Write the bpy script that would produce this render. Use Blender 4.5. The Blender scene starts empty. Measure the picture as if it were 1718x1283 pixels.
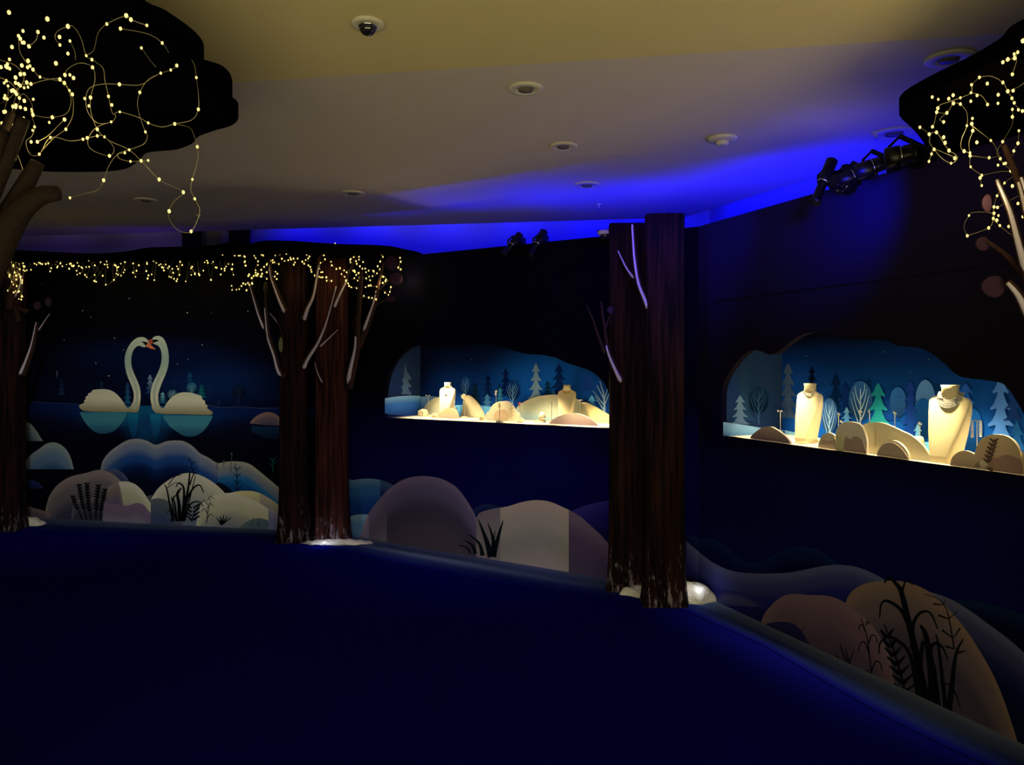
import bpy, bmesh, math, random
from mathutils import Vector, Matrix
from mathutils.geometry import tessellate_polygon
random.seed(7)
S = bpy.context.scene
COL = S.collection
F, HY, CX, CH = 1280.0, 614.0, 859.0, 1.5       # focal length (px), horizon row, centre column, eye height
PI = math.pi

# ------------------------------------------------------------------ camera
cd = bpy.data.cameras.new('camera'); cam = bpy.data.objects.new('camera', cd); COL.objects.link(cam)
cam.location = (0, 0, CH); cam.rotation_euler = (PI/2, 0, 0)
cd.sensor_width = 36; cd.lens = F/1718*36; cd.shift_y = -(641.5-HY)/1718; cd.clip_start = .02
S.camera = cam

# ------------------------------------------------------------------ planes
def rdir(px, py): return Vector(((px-CX)/F, 1.0, (HY-py)/F))
class Wall:
    def __init__(s, a, b):
        s.a = Vector((a[0], a[1], 0)); s.b = Vector((b[0], b[1], 0)); s.d = (s.b-s.a).normalized()
        s.n = Vector((s.d.y, -s.d.x, 0))          # towards the room
        if s.n.y > 0: s.n = -s.n
    def hit(s, px, py, off=0.0):
        r = rdir(px, py); o = Vector((0, 0, CH)); p0 = s.a + s.n*off
        t = (p0-o).dot(s.n)/r.dot(s.n); return o + r*t
    def at(s, t, z, off=0.0): return s.a + s.d*t + s.n*off + Vector((0, 0, z))
P0, P1, P2, P3 = (-7.2, 8.08), (-1.72, 6.91), (1.23, 5.03), (2.55, 1.7)
W1, W2, W3 = Wall(P0, P1), Wall(P1, P2), Wall(P2, P3)
def colpx(p): return CX + F*p[0]/p[1]
XC1, XC2 = colpx(P1), colpx(P2)
def wseg(px): return W1 if px < XC1 else (W2 if px < XC2 else W3)
def floor_py(px, off=0): 
    w = wseg(px); p = w.hit(px, HY, off); return HY + CH*F/p.y
WH = 2.42; CZ = 2.85; CZN = 2.82; SZ = 1.06; ND = .48
def zhit(px, py, z):
    r = rdir(px, py); t = (z-CH)/r.z; return Vector((0, 0, CH)) + r*t
def dhit(px, py, Y): return Vector((0, 0, CH)) + rdir(px, py)*Y

# crop coordinate helpers
def c1(x, y): return (x/2.984, y/2.984)
def c2(x, y): return (x/3.995, 380+y/3.995)
def c3(x, y): return (x/3.579, 640+y/3.579)
def c4(x, y): return (370+x/4.583, 380+y/4.583)
def c5(x, y): return (430+x/4.01, 640+y/4.01)
def c6(x, y): return (630+x/4.19, 560+y/4.19)
def ct(x, y): return (960+x/3.564, 340+y/3.564)
def c7(x, y): return (1190+x/3.254, 540+y/3.254)
def c8(x, y): return (780+x/3.376, 680+y/3.376)
def c9(x, y): return (1140+x/2.972, 880+y/2.972)
def cr(x, y): return (1460+x/2.566, 40+y/2.566)
def cs(x, y): return (1320+x/6.608, 200+y/6.608)
def mp(c, pts): return [c(*p) for p in pts]

# ------------------------------------------------------------------ materials
def lin(v):
    v /= 255.; return v/12.92 if v <= .04045 else ((v+.055)/1.055)**2.4
def C(rgb, k=1.0):
    k = k if isinstance(k, tuple) else (k, k, k)
    return tuple(min(lin(v)*q, .9) for v, q in zip(rgb, k))+(1,)
MATS = {}
def base_mat(name, rough=.9, spec=.1, metal=0):
    m = bpy.data.materials.new(name); m.use_nodes = True
    b = m.node_tree.nodes['Principled BSDF']
    b.inputs['Roughness'].default_value = rough; b.inputs['Metallic'].default_value = metal
    b.inputs['Specular IOR Level'].default_value = spec
    return m, m.node_tree, b
def mat(name, col, rough=.8, spec=.2, metal=0, var=.12, scale=30, bump=0, bscale=60):
    """plain material with a little procedural variation"""
    if name in MATS: return MATS[name]
    m, nt, b = base_mat(name, rough, spec, metal); N = nt.nodes; L = nt.links
    tc = N.new('ShaderNodeTexCoord'); nz = N.new('ShaderNodeTexNoise'); nz.inputs['Scale'].default_value = scale
    L.new(tc.outputs['Object'], nz.inputs['Vector'])
    mx = N.new('ShaderNodeMix'); mx.data_type = 'RGBA'
    mx.inputs[6].default_value = tuple(c*(1-var) for c in col[:3])+(1,)
    mx.inputs[7].default_value = tuple(min(1, c*(1+var)) for c in col[:3])+(1,)
    L.new(nz.outputs['Fac'], mx.inputs[0]); L.new(mx.outputs[2], b.inputs['Base Color'])
    if bump:
        n2 = N.new('ShaderNodeTexNoise'); n2.inputs['Scale'].default_value = bscale
        L.new(tc.outputs['Object'], n2.inputs['Vector'])
        bp = N.new('ShaderNodeBump'); bp.inputs['Strength'].default_value = bump; bp.inputs['Distance'].default_value = .01
        L.new(n2.outputs['Fac'], bp.inputs['Height']); L.new(bp.outputs['Normal'], b.inputs['Normal'])
    MATS[name] = m; return m
def emis(name, col, s):
    m = bpy.data.materials.new(name); m.use_nodes = True; nt = m.node_tree
    b = nt.nodes['Principled BSDF']; b.inputs['Base Color'].default_value = col
    b.inputs['Emission Color'].default_value = col; b.inputs['Emission Strength'].default_value = s
    m.cycles.emission_sampling = 'NONE'; return m
_gm = {}
def ramp(nt, stops, K):
    r = nt.nodes.new('ShaderNodeValToRGB'); el = r.color_ramp.elements
    while len(el) < len(stops): el.new(.5)
    for e, (p, c) in zip(el, stops): e.position = p; e.color = C(c, K)
    r.color_ramp.interpolation = 'EASE'
    return r
def grad(stops, K=2.2, grain=.10):
    """airbrushed paint: colour ramp over the UV v coordinate with a fine print grain"""
    key = (tuple(stops), K)
    if key in _gm: return _gm[key]
    m, nt, b = base_mat('airbrushed_paint', 1, 0); N = nt.nodes; L = nt.links
    uv = N.new('ShaderNodeUVMap'); uv.uv_map = 'UVMap'; sp = N.new('ShaderNodeSeparateXYZ')
    L.new(uv.outputs[0], sp.inputs[0]); r = ramp(nt, stops, K); L.new(sp.outputs['Y'], r.inputs[0])
    tc = N.new('ShaderNodeTexCoord'); nz = N.new('ShaderNodeTexNoise'); nz.inputs['Scale'].default_value = 220
    L.new(tc.outputs['Object'], nz.inputs['Vector'])
    ma = N.new('ShaderNodeMapRange'); ma.inputs[3].default_value = 1-grain*2; ma.inputs[4].default_value = 1+grain*2
    L.new(nz.outputs['Fac'], ma.inputs[0])
    vm = N.new('ShaderNodeVectorMath'); vm.operation = 'SCALE'
    L.new(r.outputs[0], vm.inputs[0]); L.new(ma.outputs[0], vm.inputs['Scale']); L.new(vm.outputs[0], b.inputs['Base Color'])
    _gm[key] = m; return m
def flat(rgb, K=2.2): return grad([(0, rgb), (1, rgb)], K)
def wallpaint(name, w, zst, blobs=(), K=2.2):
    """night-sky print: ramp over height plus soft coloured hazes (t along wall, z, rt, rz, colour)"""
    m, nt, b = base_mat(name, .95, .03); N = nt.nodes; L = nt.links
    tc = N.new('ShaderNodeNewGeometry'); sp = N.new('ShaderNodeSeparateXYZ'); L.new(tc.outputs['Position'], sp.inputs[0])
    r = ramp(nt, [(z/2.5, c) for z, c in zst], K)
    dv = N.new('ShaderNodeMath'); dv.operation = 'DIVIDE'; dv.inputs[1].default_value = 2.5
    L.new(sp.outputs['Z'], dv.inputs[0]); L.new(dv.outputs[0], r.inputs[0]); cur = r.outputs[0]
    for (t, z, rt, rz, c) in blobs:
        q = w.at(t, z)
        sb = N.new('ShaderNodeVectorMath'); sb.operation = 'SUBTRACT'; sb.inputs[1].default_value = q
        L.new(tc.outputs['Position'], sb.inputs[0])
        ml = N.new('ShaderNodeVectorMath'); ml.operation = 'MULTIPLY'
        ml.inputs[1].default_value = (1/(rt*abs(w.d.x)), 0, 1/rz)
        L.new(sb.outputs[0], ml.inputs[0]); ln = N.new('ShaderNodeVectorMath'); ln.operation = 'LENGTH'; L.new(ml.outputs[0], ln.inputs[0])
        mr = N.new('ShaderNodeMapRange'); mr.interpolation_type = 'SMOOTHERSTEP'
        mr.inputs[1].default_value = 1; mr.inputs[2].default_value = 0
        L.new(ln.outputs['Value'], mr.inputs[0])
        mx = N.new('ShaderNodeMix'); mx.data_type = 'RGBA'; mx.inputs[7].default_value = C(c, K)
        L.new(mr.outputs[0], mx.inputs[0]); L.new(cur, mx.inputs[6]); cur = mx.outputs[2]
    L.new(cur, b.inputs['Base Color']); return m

# ------------------------------------------------------------------ object helpers
def link(o, parent=None):
    COL.objects.link(o)
    if parent: o.parent = parent
    return o
def tag(o, label=None, cat=None, group=None, kind=None):
    if label: o['label'] = label
    if cat: o['category'] = cat
    if group: o['group'] = group
    if kind: o['kind'] = kind
    return o
def thing(name, label, cat, loc=(0, 0, 0), group=None):
    o = bpy.data.objects.new(name, None); o.location = loc; o.empty_display_size = .05; link(o)
    return tag(o, label, cat, group)
def emit(name, bm, m, parent=None, smooth=False, label=None):
    """world-space bmesh -> object; the mesh is re-centred on its parent's origin"""
    if parent is not None:
        q = Vector(parent.location); p = parent.parent
        while p is not None: q += Vector(p.location); p = p.parent
        bmesh.ops.translate(bm, verts=bm.verts, vec=-q)
    me = bpy.data.meshes.new(name); bm.to_mesh(me); bm.free()
    for mm in (m if isinstance(m, (list, tuple)) else [m]): me.materials.append(mm)
    if smooth:
        for p in me.polygons: p.use_smooth = True
    o = bpy.data.objects.new(name, me); link(o, parent)
    if label: o['label'] = label
    return o
def struct(name, bm, m, label=None):
    o = emit(name, bm, m); o['kind'] = 'structure'
    if label: o['label'] = label
    return o
def box(bm, c, s, rot=None):
    r = bmesh.ops.create_cube(bm, size=1); vs = r['verts']
    M = Matrix.Translation(c) @ (rot.to_4x4() if rot else Matrix()) @ Matrix.Diagonal((s[0], s[1], s[2], 1))
    bmesh.ops.transform(bm, matrix=M, verts=vs); return vs
def frame_of(d, up=Vector((0, 0, 1))):
    d = d.normalized()
    if abs(d.dot(up)) > .95: up = Vector((1, 0, 0))
    x = d.cross(up).normalized(); y = x.cross(d).normalized(); return x, y
def tube(bm, pts, rad, n=6, cap=True, flatz=1.0):
    pts = [Vector(p) for p in pts]
    if not isinstance(rad, (list, tuple)): rad = [rad]*len(pts)
    rings = []
    for i, p in enumerate(pts):
        d = (pts[min(i+1, len(pts)-1)]-pts[max(i-1, 0)])
        if d.length < 1e-9: d = Vector((0, 0, 1))
        x, y = frame_of(d, Vector((0, 1, 0)))
        rings.append([bm.verts.new(p+(x*math.cos(2*PI*k/n)+y*math.sin(2*PI*k/n)*flatz)*rad[i]) for k in range(n)])
    for a, b in zip(rings, rings[1:]):
        for k in range(n): bm.faces.new((a[k], a[(k+1) % n], b[(k+1) % n], b[k]))
    if cap:
        bm.faces.new(rings[0][::-1]); bm.faces.new(rings[-1])
def lathe(bm, prof, c, axis=Vector((0, 0, 1)), n=24):
    x, y = frame_of(axis); axis = axis.normalized(); rings = []
    for r, h in prof:
        rings.append([bm.verts.new(Vector(c)+axis*h+(x*math.cos(2*PI*k/n)+y*math.sin(2*PI*k/n))*max(r, 1e-4)) for k in range(n)])
    for a, b in zip(rings, rings[1:]):
        for k in range(n): bm.faces.new((a[k], a[(k+1) % n], b[(k+1) % n], b[k]))
    bm.faces.new(rings[0][::-1]); bm.faces.new(rings[-1])
    bmesh.ops.recalc_face_normals(bm, faces=bm.faces)
def ball(bm, c, r, sub=2, sc=(1, 1, 1)):
    v = bmesh.ops.create_icosphere(bm, subdivisions=sub, radius=r)['verts']
    bmesh.ops.transform(bm, matrix=Matrix.Translation(c) @ Matrix.Diagonal((*sc, 1)), verts=v); return v
def spline(pts, k=5, closed=False):
    n = len(pts); out = []
    P = [Vector(p) for p in pts]
    def g(i): return P[i % n] if closed else P[max(0, min(n-1, i))]
    for i in range(n if closed else n-1):
        a, b, c, d = g(i-1), g(i), g(i+1), g(i+2)
        for j in range(k):
            t = j/k
            out.append(.5*((2*b)+(c-a)*t+(2*a-5*b+4*c-d)*t*t+(3*b-a-3*c+d)*t**3))
    if not closed: out.append(P[-1])
    return out
def slab(bm, pts, depth_vec):
    """planar polygon (3D points) given thickness along depth_vec"""
    f = [bm.verts.new(p) for p in pts]; b = [bm.verts.new(p+depth_vec) for p in pts]
    for t in tessellate_polygon([[Vector(p) for p in pts]]):
        try: bm.faces.new([f[i] for i in t]); bm.faces.new([b[i] for i in t][::-1])
        except ValueError: pass
    n = len(pts)
    for i in range(n): bm.faces.new((f[i], f[(i+1) % n], b[(i+1) % n], b[i]))
    bmesh.ops.recalc_face_normals(bm, faces=bm.faces)

# -------- painting on walls --------
LAY = [0]
def nxt(): LAY[0] += 1; return .0015+LAY[0]*.00035
def interp(pts, x):
    if x <= pts[0][0]: return pts[0][1]
    for a, b in zip(pts, pts[1:]):
        if x <= b[0]: return a[1]+(b[1]-a[1])*(x-a[0])/max(b[0]-a[0], 1e-6)
    return pts[-1][1]
KD = [2.2]
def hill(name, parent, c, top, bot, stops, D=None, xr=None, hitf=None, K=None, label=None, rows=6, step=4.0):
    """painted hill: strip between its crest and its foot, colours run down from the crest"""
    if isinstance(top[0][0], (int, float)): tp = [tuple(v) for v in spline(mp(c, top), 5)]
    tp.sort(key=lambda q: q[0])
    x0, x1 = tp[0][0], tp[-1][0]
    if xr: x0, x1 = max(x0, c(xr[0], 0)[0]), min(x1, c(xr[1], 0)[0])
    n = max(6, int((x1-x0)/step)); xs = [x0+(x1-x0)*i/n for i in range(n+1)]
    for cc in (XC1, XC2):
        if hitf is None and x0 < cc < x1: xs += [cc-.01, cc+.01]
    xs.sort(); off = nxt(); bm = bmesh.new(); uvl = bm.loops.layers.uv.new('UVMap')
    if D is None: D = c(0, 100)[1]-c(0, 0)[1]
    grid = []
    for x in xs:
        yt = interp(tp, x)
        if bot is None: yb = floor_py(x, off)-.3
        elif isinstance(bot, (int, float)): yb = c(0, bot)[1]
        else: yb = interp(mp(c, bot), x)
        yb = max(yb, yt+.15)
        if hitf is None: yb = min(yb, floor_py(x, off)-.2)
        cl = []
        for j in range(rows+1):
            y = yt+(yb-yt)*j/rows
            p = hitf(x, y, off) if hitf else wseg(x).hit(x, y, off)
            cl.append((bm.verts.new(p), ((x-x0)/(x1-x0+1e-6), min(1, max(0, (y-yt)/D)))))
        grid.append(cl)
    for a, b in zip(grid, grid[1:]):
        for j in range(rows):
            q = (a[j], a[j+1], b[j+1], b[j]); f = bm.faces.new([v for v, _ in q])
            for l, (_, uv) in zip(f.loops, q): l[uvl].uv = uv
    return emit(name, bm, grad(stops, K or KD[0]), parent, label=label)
def poly(name, parent, c, pts, stops, hitf=None, K=2.2, sm=4, label=None):
    """painted closed outline, colours run from its highest to its lowest point"""
    P = mp(c, pts)
    if sm: P = [tuple(v) for v in spline(P, sm, True)]
    off = nxt(); bm = bmesh.new(); uvl = bm.loops.layers.uv.new('UVMap')
    y0 = min(p[1] for p in P); y1 = max(p[1] for p in P)
    tri = tessellate_polygon([[Vector((p[0], p[1], 0)) for p in P]])
    vs = [bm.verts.new(hitf(x, y, off) if hitf else wseg(x).hit(x, y, off)) for x, y in P]
    for t in tri:
        try: f = bm.faces.new([vs[i] for i in t])
        except ValueError: continue
        for l, i in zip(f.loops, t): l[uvl].uv = (0, (P[i][1]-y0)/(y1-y0))
    return emit(name, bm, grad(stops, K) if isinstance(stops, list) else stops, parent, label=label)
def strokes(name, parent, c, lines, col, hitf=None, K=2.2, label=None, clampfloor=True):
    """painted brush strokes: (points, width_start, width_end) in crop units"""
    off = nxt(); bm = bmesh.new(); s = c(1, 0)[0]-c(0, 0)[0]
    for pts, w0, w1 in lines:
        P = spline([Vector((*c(*p), 0)) for p in pts], 4) if len(pts) > 2 else [Vector((*c(*p), 0)) for p in pts]
        n = len(P); prev = None
        for i, p in enumerate(P):
            d = P[min(i+1, n-1)]-P[max(i-1, 0)]; d.normalize() if d.length else None
            nn = Vector((-d.y, d.x, 0)); u = i/(n-1)
            w = (w0+(w1-w0)*u)*s*.5
            pr = []
            for sg in (-1, 1):
                q = p+nn*w*sg
                if hitf is None and clampfloor: q.y = min(q.y, floor_py(q.x, off)-.2)
                pr.append(bm.verts.new(hitf(q.x, q.y, off) if hitf else wseg(p.x).hit(q.x, q.y, off)))
            if prev: bm.faces.new((prev[0], prev[1], pr[1], pr[0]))
            prev = pr
    return emit(name, bm, flat(col, K), parent, label=label)
def pine_pts(x, y0, y1, w, tiers=4):
    """outline of a stylised conifer with upswept tips"""
    L = [(x, y0)]; R = []
    h = y1-y0
    for k in range(1, tiers+1):
        yy = y0+h*k/tiers; ww = w*.5*(.35+.65*k/tiers)
        R.append((x+ww*.62, yy-h*.10)); R.append((x+ww, yy-h*.03)); R.append((x+ww*.85, yy)); R.append((x+ww*.35, yy-h*.02))
        L.insert(0, (x-ww*.62, yy-h*.10)); L.insert(0, (x-ww, yy-h*.03)); L.insert(0, (x-ww*.85, yy)); L.insert(0, (x-ww*.35, yy-h*.02))
    return L+R
def pine(parent, c, x, y0, y1, w, top, botc, hitf=None, tiers=4, K=2.2, label=None):
    return poly('painted_pine_tree', parent, c, pine_pts(x, y0, y1, w, tiers), [(0, top), (1, botc)], hitf, K, 2, label)
def round_tree(parent, c, x, y0, y1, w, crown, br, hitf=None, K=2.2, stem=None, fill=True):
    h = y1-y0; ch = h*.72
    if fill:
        pts = [(x+w*.5*math.cos(a), y0+ch*.5+ch*.5*math.sin(a)) for a in [2*PI*i/14 for i in range(14)]]
        poly('painted_round_tree', parent, c, pts, [(0, crown), (1, tuple(v*.6 for v in crown))], hitf, K, 2)
    ls = [([(x, y1), (x, y0+ch*.2)], w*.07, w*.03)]
    for k, sg in enumerate((-1, 1, -1, 1, -1, 1)):
        yy = y0+ch*(1.05-.14*k); ex = x+sg*w*(.42-.05*k); ey = y0+ch*(.42-.07*k)
        ls.append(([(x, yy+ch*.12), (x+sg*w*.17, yy-ch*.12), (ex, ey)], w*.05, w*.015))
    strokes('painted_branches', parent, c, ls, br, hitf, K)

# ================================================================== ROOM
cream = mat('near_ceiling_warm_tint', C((214, 200, 150)), .95, .05, var=.03, scale=3, bump=.06, bscale=120)  # the nearer ceiling's warmer light is mixed into its base colour
white = mat('ceiling_plaster', C((205, 196, 190)), .95, .05, var=.03, scale=3, bump=.06, bscale=120)
rearm = mat('rear_wall_plaster', C((190, 190, 190)), .95, .05, var=.03, scale=3)
# ceiling step line and far edge
s0, s1 = zhit(240, 148, CZN), zhit(1718, 55, CZN); sd = (s1-s0).normalized()
a, b = s0-sd*6, s1+sd*3
bm = bmesh.new()
slab(bm, [Vector((a.x, a.y, CZN)), Vector((b.x, b.y, CZN)), Vector((b.x, -4, CZN)), Vector((a.x, -4, CZN))], Vector((0, 0, .2)))
struct('ceiling', bm, cream, 'plaster ceiling tinted for warm light, slightly lowered nearer part')
e0, e1 = zhit(0, 397, CZ), zhit(1147, 365, CZ); ed = (e1-e0).normalized()
E0 = e0-ed*4; bm = bmesh.new()
e2 = zhit(1300, 318, CZ); ed2 = (e2-e1).normalized(); E2 = e2+ed2*6
slab(bm, [Vector((a.x, a.y, CZ)), Vector((b.x, b.y, CZ)), Vector((E2.x, min(b.y, E2.y), CZ)), Vector((E2.x+.01, E2.y-.01, CZ)), e1, E0], Vector((0, 0, .17)))
struct('ceiling.001', bm, white, 'pale plaster ceiling behind the step, washed with blue light')
# real walls of the room behind the printed set
nb = Vector((-ed.y, ed.x, 0)); nb = nb if nb.y > 0 else -nb
nb2 = Vector((-ed2.y, ed2.x, 0)); nb2 = nb2 if nb2.x > 0 else -nb2
q0 = E0+nb*.5; q2 = E2+nb2*.5; a_ = e1+nb*.5; b_ = e1+nb2*.5
det = ed.x*(-ed2.y)+ed2.x*ed.y; rx, ry = b_.x-a_.x, b_.y-a_.y; u_ = (rx*(-ed2.y)+ed2.x*ry)/det
q1 = a_+ed*u_
for q_ in (q0, q1, q2): q_.z = 0
bm = bmesh.new(); slab(bm, [q0, q1, q1+Vector((0, 0, 3.4)), q0+Vector((0, 0, 3.4))], nb*.15); struct('wall_far', bm, rearm, 'plain real wall behind the printed set, lit blue')
bm = bmesh.new(); slab(bm, [q1, q2, q2+Vector((0, 0, 3.4)), q1+Vector((0, 0, 3.4))], nb2*.15); struct('wall_far_right', bm, rearm, 'plain real wall behind the right display wall')
# dark upright struts seen in the slot at the left
for px, wpx, shade in ((322, 30, 18), (402, 34, 16)):
    p = zhit(px, 397-px*.0279, CZ)+nb*.34; p.x = (px-CX)/F*p.y; bm = bmesh.new(); w = wpx*p.y/F
    box(bm, (p.x, p.y, 1.65), (w, .05, 3.3)); struct('trim_1', bm, mat('strut_paint', C((40, 30, 30)), .9, .1), 'dark upright batten in the gap above the mural wall')
# floor
carpet = mat('carpet_pile', (.0035, .004, .20, 1), 1, 0, var=.35, scale=160, bump=.5, bscale=300)
bm = bmesh.new(); vs = [bm.verts.new(p) for p in ((-8, -4, 0), (5, -4, 0), (5, 9.5, 0), (-8, 9.5, 0))]; bm.faces.new(vs)
flo = struct('floor', bm, carpet, 'dark blue carpet floor')
# pale strip along the foot of the walls, fading to the carpet colour
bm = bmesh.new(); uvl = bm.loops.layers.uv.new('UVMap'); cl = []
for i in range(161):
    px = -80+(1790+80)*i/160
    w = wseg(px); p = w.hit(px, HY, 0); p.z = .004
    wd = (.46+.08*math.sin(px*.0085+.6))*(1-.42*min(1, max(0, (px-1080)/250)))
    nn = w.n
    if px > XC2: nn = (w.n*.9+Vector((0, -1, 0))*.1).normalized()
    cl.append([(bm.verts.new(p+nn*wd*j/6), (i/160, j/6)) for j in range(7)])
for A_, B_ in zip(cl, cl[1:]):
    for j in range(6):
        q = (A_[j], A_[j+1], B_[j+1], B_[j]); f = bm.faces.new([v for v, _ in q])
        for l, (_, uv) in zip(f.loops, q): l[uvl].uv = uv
fb = emit('carpet_strip', bm, grad([(0, (78, 88, 112)), (.3, (52, 66, 98)), (.65, (18, 28, 78)), (1, (6, 7, 94))], 1.8, .25), flo, label='paler teal strip along the walls, fading into the carpet blue')

# -------- printed set walls --------
HOLE1 = [(62, 578), (63, 480), (70, 400), (90, 300), (130, 210), (200, 130), (280, 85), (400, 87), (560, 75), (720, 65), (850, 80), (980, 120), (1060, 140), (1170, 148), (1260, 165), (1350, 205), (1440, 235), (1520, 265), (1590, 325), (1630, 390), (1645, 450), (1645, 560), (1643, 662)]
HOLE2 = [(65, 640), (66, 500), (68, 380), (90, 310), (130, 245), (180, 185), (235, 152), (280, 160), (330, 178), (380, 160), (440, 110), (500, 72), (560, 58), (640, 62), (740, 90), (850, 98), (960, 100), (1030, 130), (1140, 140), (1210, 170), (1280, 225), (1340, 280), (1400, 305), (1560, 325), (1620, 350), (1670, 420), (1718, 510), (1740, 640), (1744, 866)]
def hole3d(w, c, pts):
    P = [w.hit(*c(*q)) for q in spline_px(pts)]
    P[0].z = SZ; P[-1].z = SZ; return P
def spline_px(pts):
    v = spline([Vector(p) for p in pts[1:-1]], 4); return [pts[0]]+[tuple(q) for q in v]+[pts[-1]]
H1 = hole3d(W2, c6, HOLE1); H2 = hole3d(W3, c7, HOLE2)
def setwall(name, w, length, holes, m, label, th=.04):
    bm = bmesh.new(); outer = [w.at(0, 0), w.at(length, 0), w.at(length, WH), w.at(0, WH)]
    loops = [outer]+holes
    def flatp(p): return Vector(((p-w.a).dot(w.d), p.z, 0))
    tri = tessellate_polygon([[flatp(p) for p in l] for l in loops]); allp = [p for l in loops for p in l]
    fv = [bm.verts.new(p) for p in allp]; bv = [bm.verts.new(p-w.n*th) for p in allp]
    for t in tri: bm.faces.new([fv[i] for i in t]); bm.faces.new([bv[i] for i in t][::-1])
    k = 0
    for l in loops:
        n = len(l)
        for i in range(n):
            x, y = k+i, k+(i+1) % n; bm.faces.new((fv[x], fv[y], bv[y], bv[x]))
        k += n
    bmesh.ops.recalc_face_normals(bm, faces=bm.faces)
    return struct(name, bm, m, label)
def tz(w, px, py):
    p = w.hit(px, py); return (p-w.a).dot(w.d), p.z
L1, L2, L3 = [(w.b-w.a).length for w in (W1, W2, W3)]
t1, z1 = tz(W1, 345, 640); t2, z2 = tz(W1, 240, 600); t3, z3 = tz(W1, 430, 600)
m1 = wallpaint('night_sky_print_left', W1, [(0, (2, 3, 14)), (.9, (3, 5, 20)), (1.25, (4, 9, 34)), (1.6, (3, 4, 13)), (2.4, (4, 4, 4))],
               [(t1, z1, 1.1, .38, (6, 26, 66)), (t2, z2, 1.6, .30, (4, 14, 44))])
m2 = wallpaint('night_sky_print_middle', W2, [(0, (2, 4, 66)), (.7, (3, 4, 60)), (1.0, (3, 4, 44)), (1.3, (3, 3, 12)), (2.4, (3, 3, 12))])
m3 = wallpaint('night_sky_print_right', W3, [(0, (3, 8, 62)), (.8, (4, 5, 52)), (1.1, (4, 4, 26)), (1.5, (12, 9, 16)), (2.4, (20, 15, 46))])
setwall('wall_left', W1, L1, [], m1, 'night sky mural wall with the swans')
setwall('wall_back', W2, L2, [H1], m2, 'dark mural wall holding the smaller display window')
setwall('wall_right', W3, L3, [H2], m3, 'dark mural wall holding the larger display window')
# hairline panel joint high on the right wall
bm = bmesh.new()
g0, g1 = W3.hit(1200, 505, .002), W3.hit(1718, 440, .002); zj = (g0.z+g1.z)/2; g0.z = g1.z = zj
box(bm, (g0+g1)/2, ((g1-g0).length, .003, .004), Matrix.Rotation(math.atan2(W3.d.y, W3.d.x), 3, 'Z'))
struct('trim_2', bm, mat('joint', (.001, .001, .001, 1)), 'thin horizontal panel joint on the right wall')

# ================================================================== LAKE MURAL (left wall)
A = thing('lake_mural', 'night lake mural of two white swans with painted snow hills and reeds', 'mural', W1.hit(290, 870))
# water
tw, zw = tz(W1, 242, 695)
LAY[0] = 0
wp = [(-40, 130), (60, 128), (200, 125), (300, 128), (400, 132), (600, 140), (900, 145), (1260, 150), (1400, 155), (1560, 160), (1700, 162), (1990, 170)]
off = nxt(); bm = bmesh.new()
xs = [c3(x, 0)[0] for x in range(-40, 1960, 40)]; tp = mp(c3, wp); prev = None
for x in xs:
    if x >= XC1: break
    pr = [bm.verts.new(W1.hit(x, interp(tp, x), off)), bm.verts.new(W1.hit(x, c3(0, 620)[1], off))]
    if prev: bm.faces.new((prev[0], prev[1], pr[1], pr[0]))
    prev = pr
tl, zl = tz(W1, *c3(650, 200)); tr_, zr = tz(W1, *c3(1120, 220)); tm, zm = tz(W1, *c3(880, 190))
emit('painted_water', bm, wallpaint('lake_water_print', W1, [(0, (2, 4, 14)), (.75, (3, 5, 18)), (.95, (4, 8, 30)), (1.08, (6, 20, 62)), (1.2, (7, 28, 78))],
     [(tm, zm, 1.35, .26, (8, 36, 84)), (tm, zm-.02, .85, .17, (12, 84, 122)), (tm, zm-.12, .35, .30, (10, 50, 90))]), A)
strokes('painted_shoreline', A, c3, [([(100, 127), (190, 122), (300, 128), (420, 131), (480, 140)], 4, 3)], (34, 48, 84))
strokes('painted_shoreline', A, c3, [([(1250, 142), (1330, 155), (1450, 152), (1560, 160), (1680, 160), (1900, 170)], 5, 4)], (34, 48, 84))
# distant trees
pine(A, c2, 382, 965, 1015, 22, (70, 90, 110), (20, 35, 60)); pine(A, c2, 412, 1010, 1130, 56, (14, 26, 50), (20, 36, 66))
pine(A, c2, 475, 985, 1050, 26, (10, 18, 32), (8, 14, 30)); pine(A, c2, 682, 1030, 1130, 52, (14, 34, 62), (6, 16, 40))
pine(A, c2, 610, 1040, 1150, 60, (8, 18, 42), (6, 14, 34)); pine(A, c2, 300, 1060, 1150, 60, (6, 14, 30), (5, 12, 30))
pine(A, c2, 855, 1040, 1192, 60, (20, 52, 90), (22, 66, 100)); pine(A, c2, 1006, 990, 1122, 66, (86, 110, 130), (18, 48, 84))
pine(A, c2, 1272, 975, 1110, 70, (16, 58, 96), (8, 30, 64)); pine(A, c2, 1175, 1030, 1130, 50, (10, 30, 62), (8, 24, 54))
pine(A, c2, 1090, 1108, 1186, 62, (90, 140, 150), (18, 70, 104)); pine(A, c2, 1350, 1055, 1146, 72, (10, 62, 78), (12, 78, 84))
pine(A, c2, 1410, 1060, 1170, 60, (10, 34, 70), (8, 26, 60)); pine(A, c2, 1465, 1165, 1202, 30, (24, 40, 76), (16, 26, 60))
round_tree(A, c2, 1155, 1092, 1185, 70, (34, 66, 92), (120, 150, 160)); round_tree(A, c2, 1285, 1045, 1140, 70, (26, 76, 112), (80, 130, 150))
round_tree(A, c2, 1600, 1060, 1190, 90, (9, 18, 44), (22, 34, 66))
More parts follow.
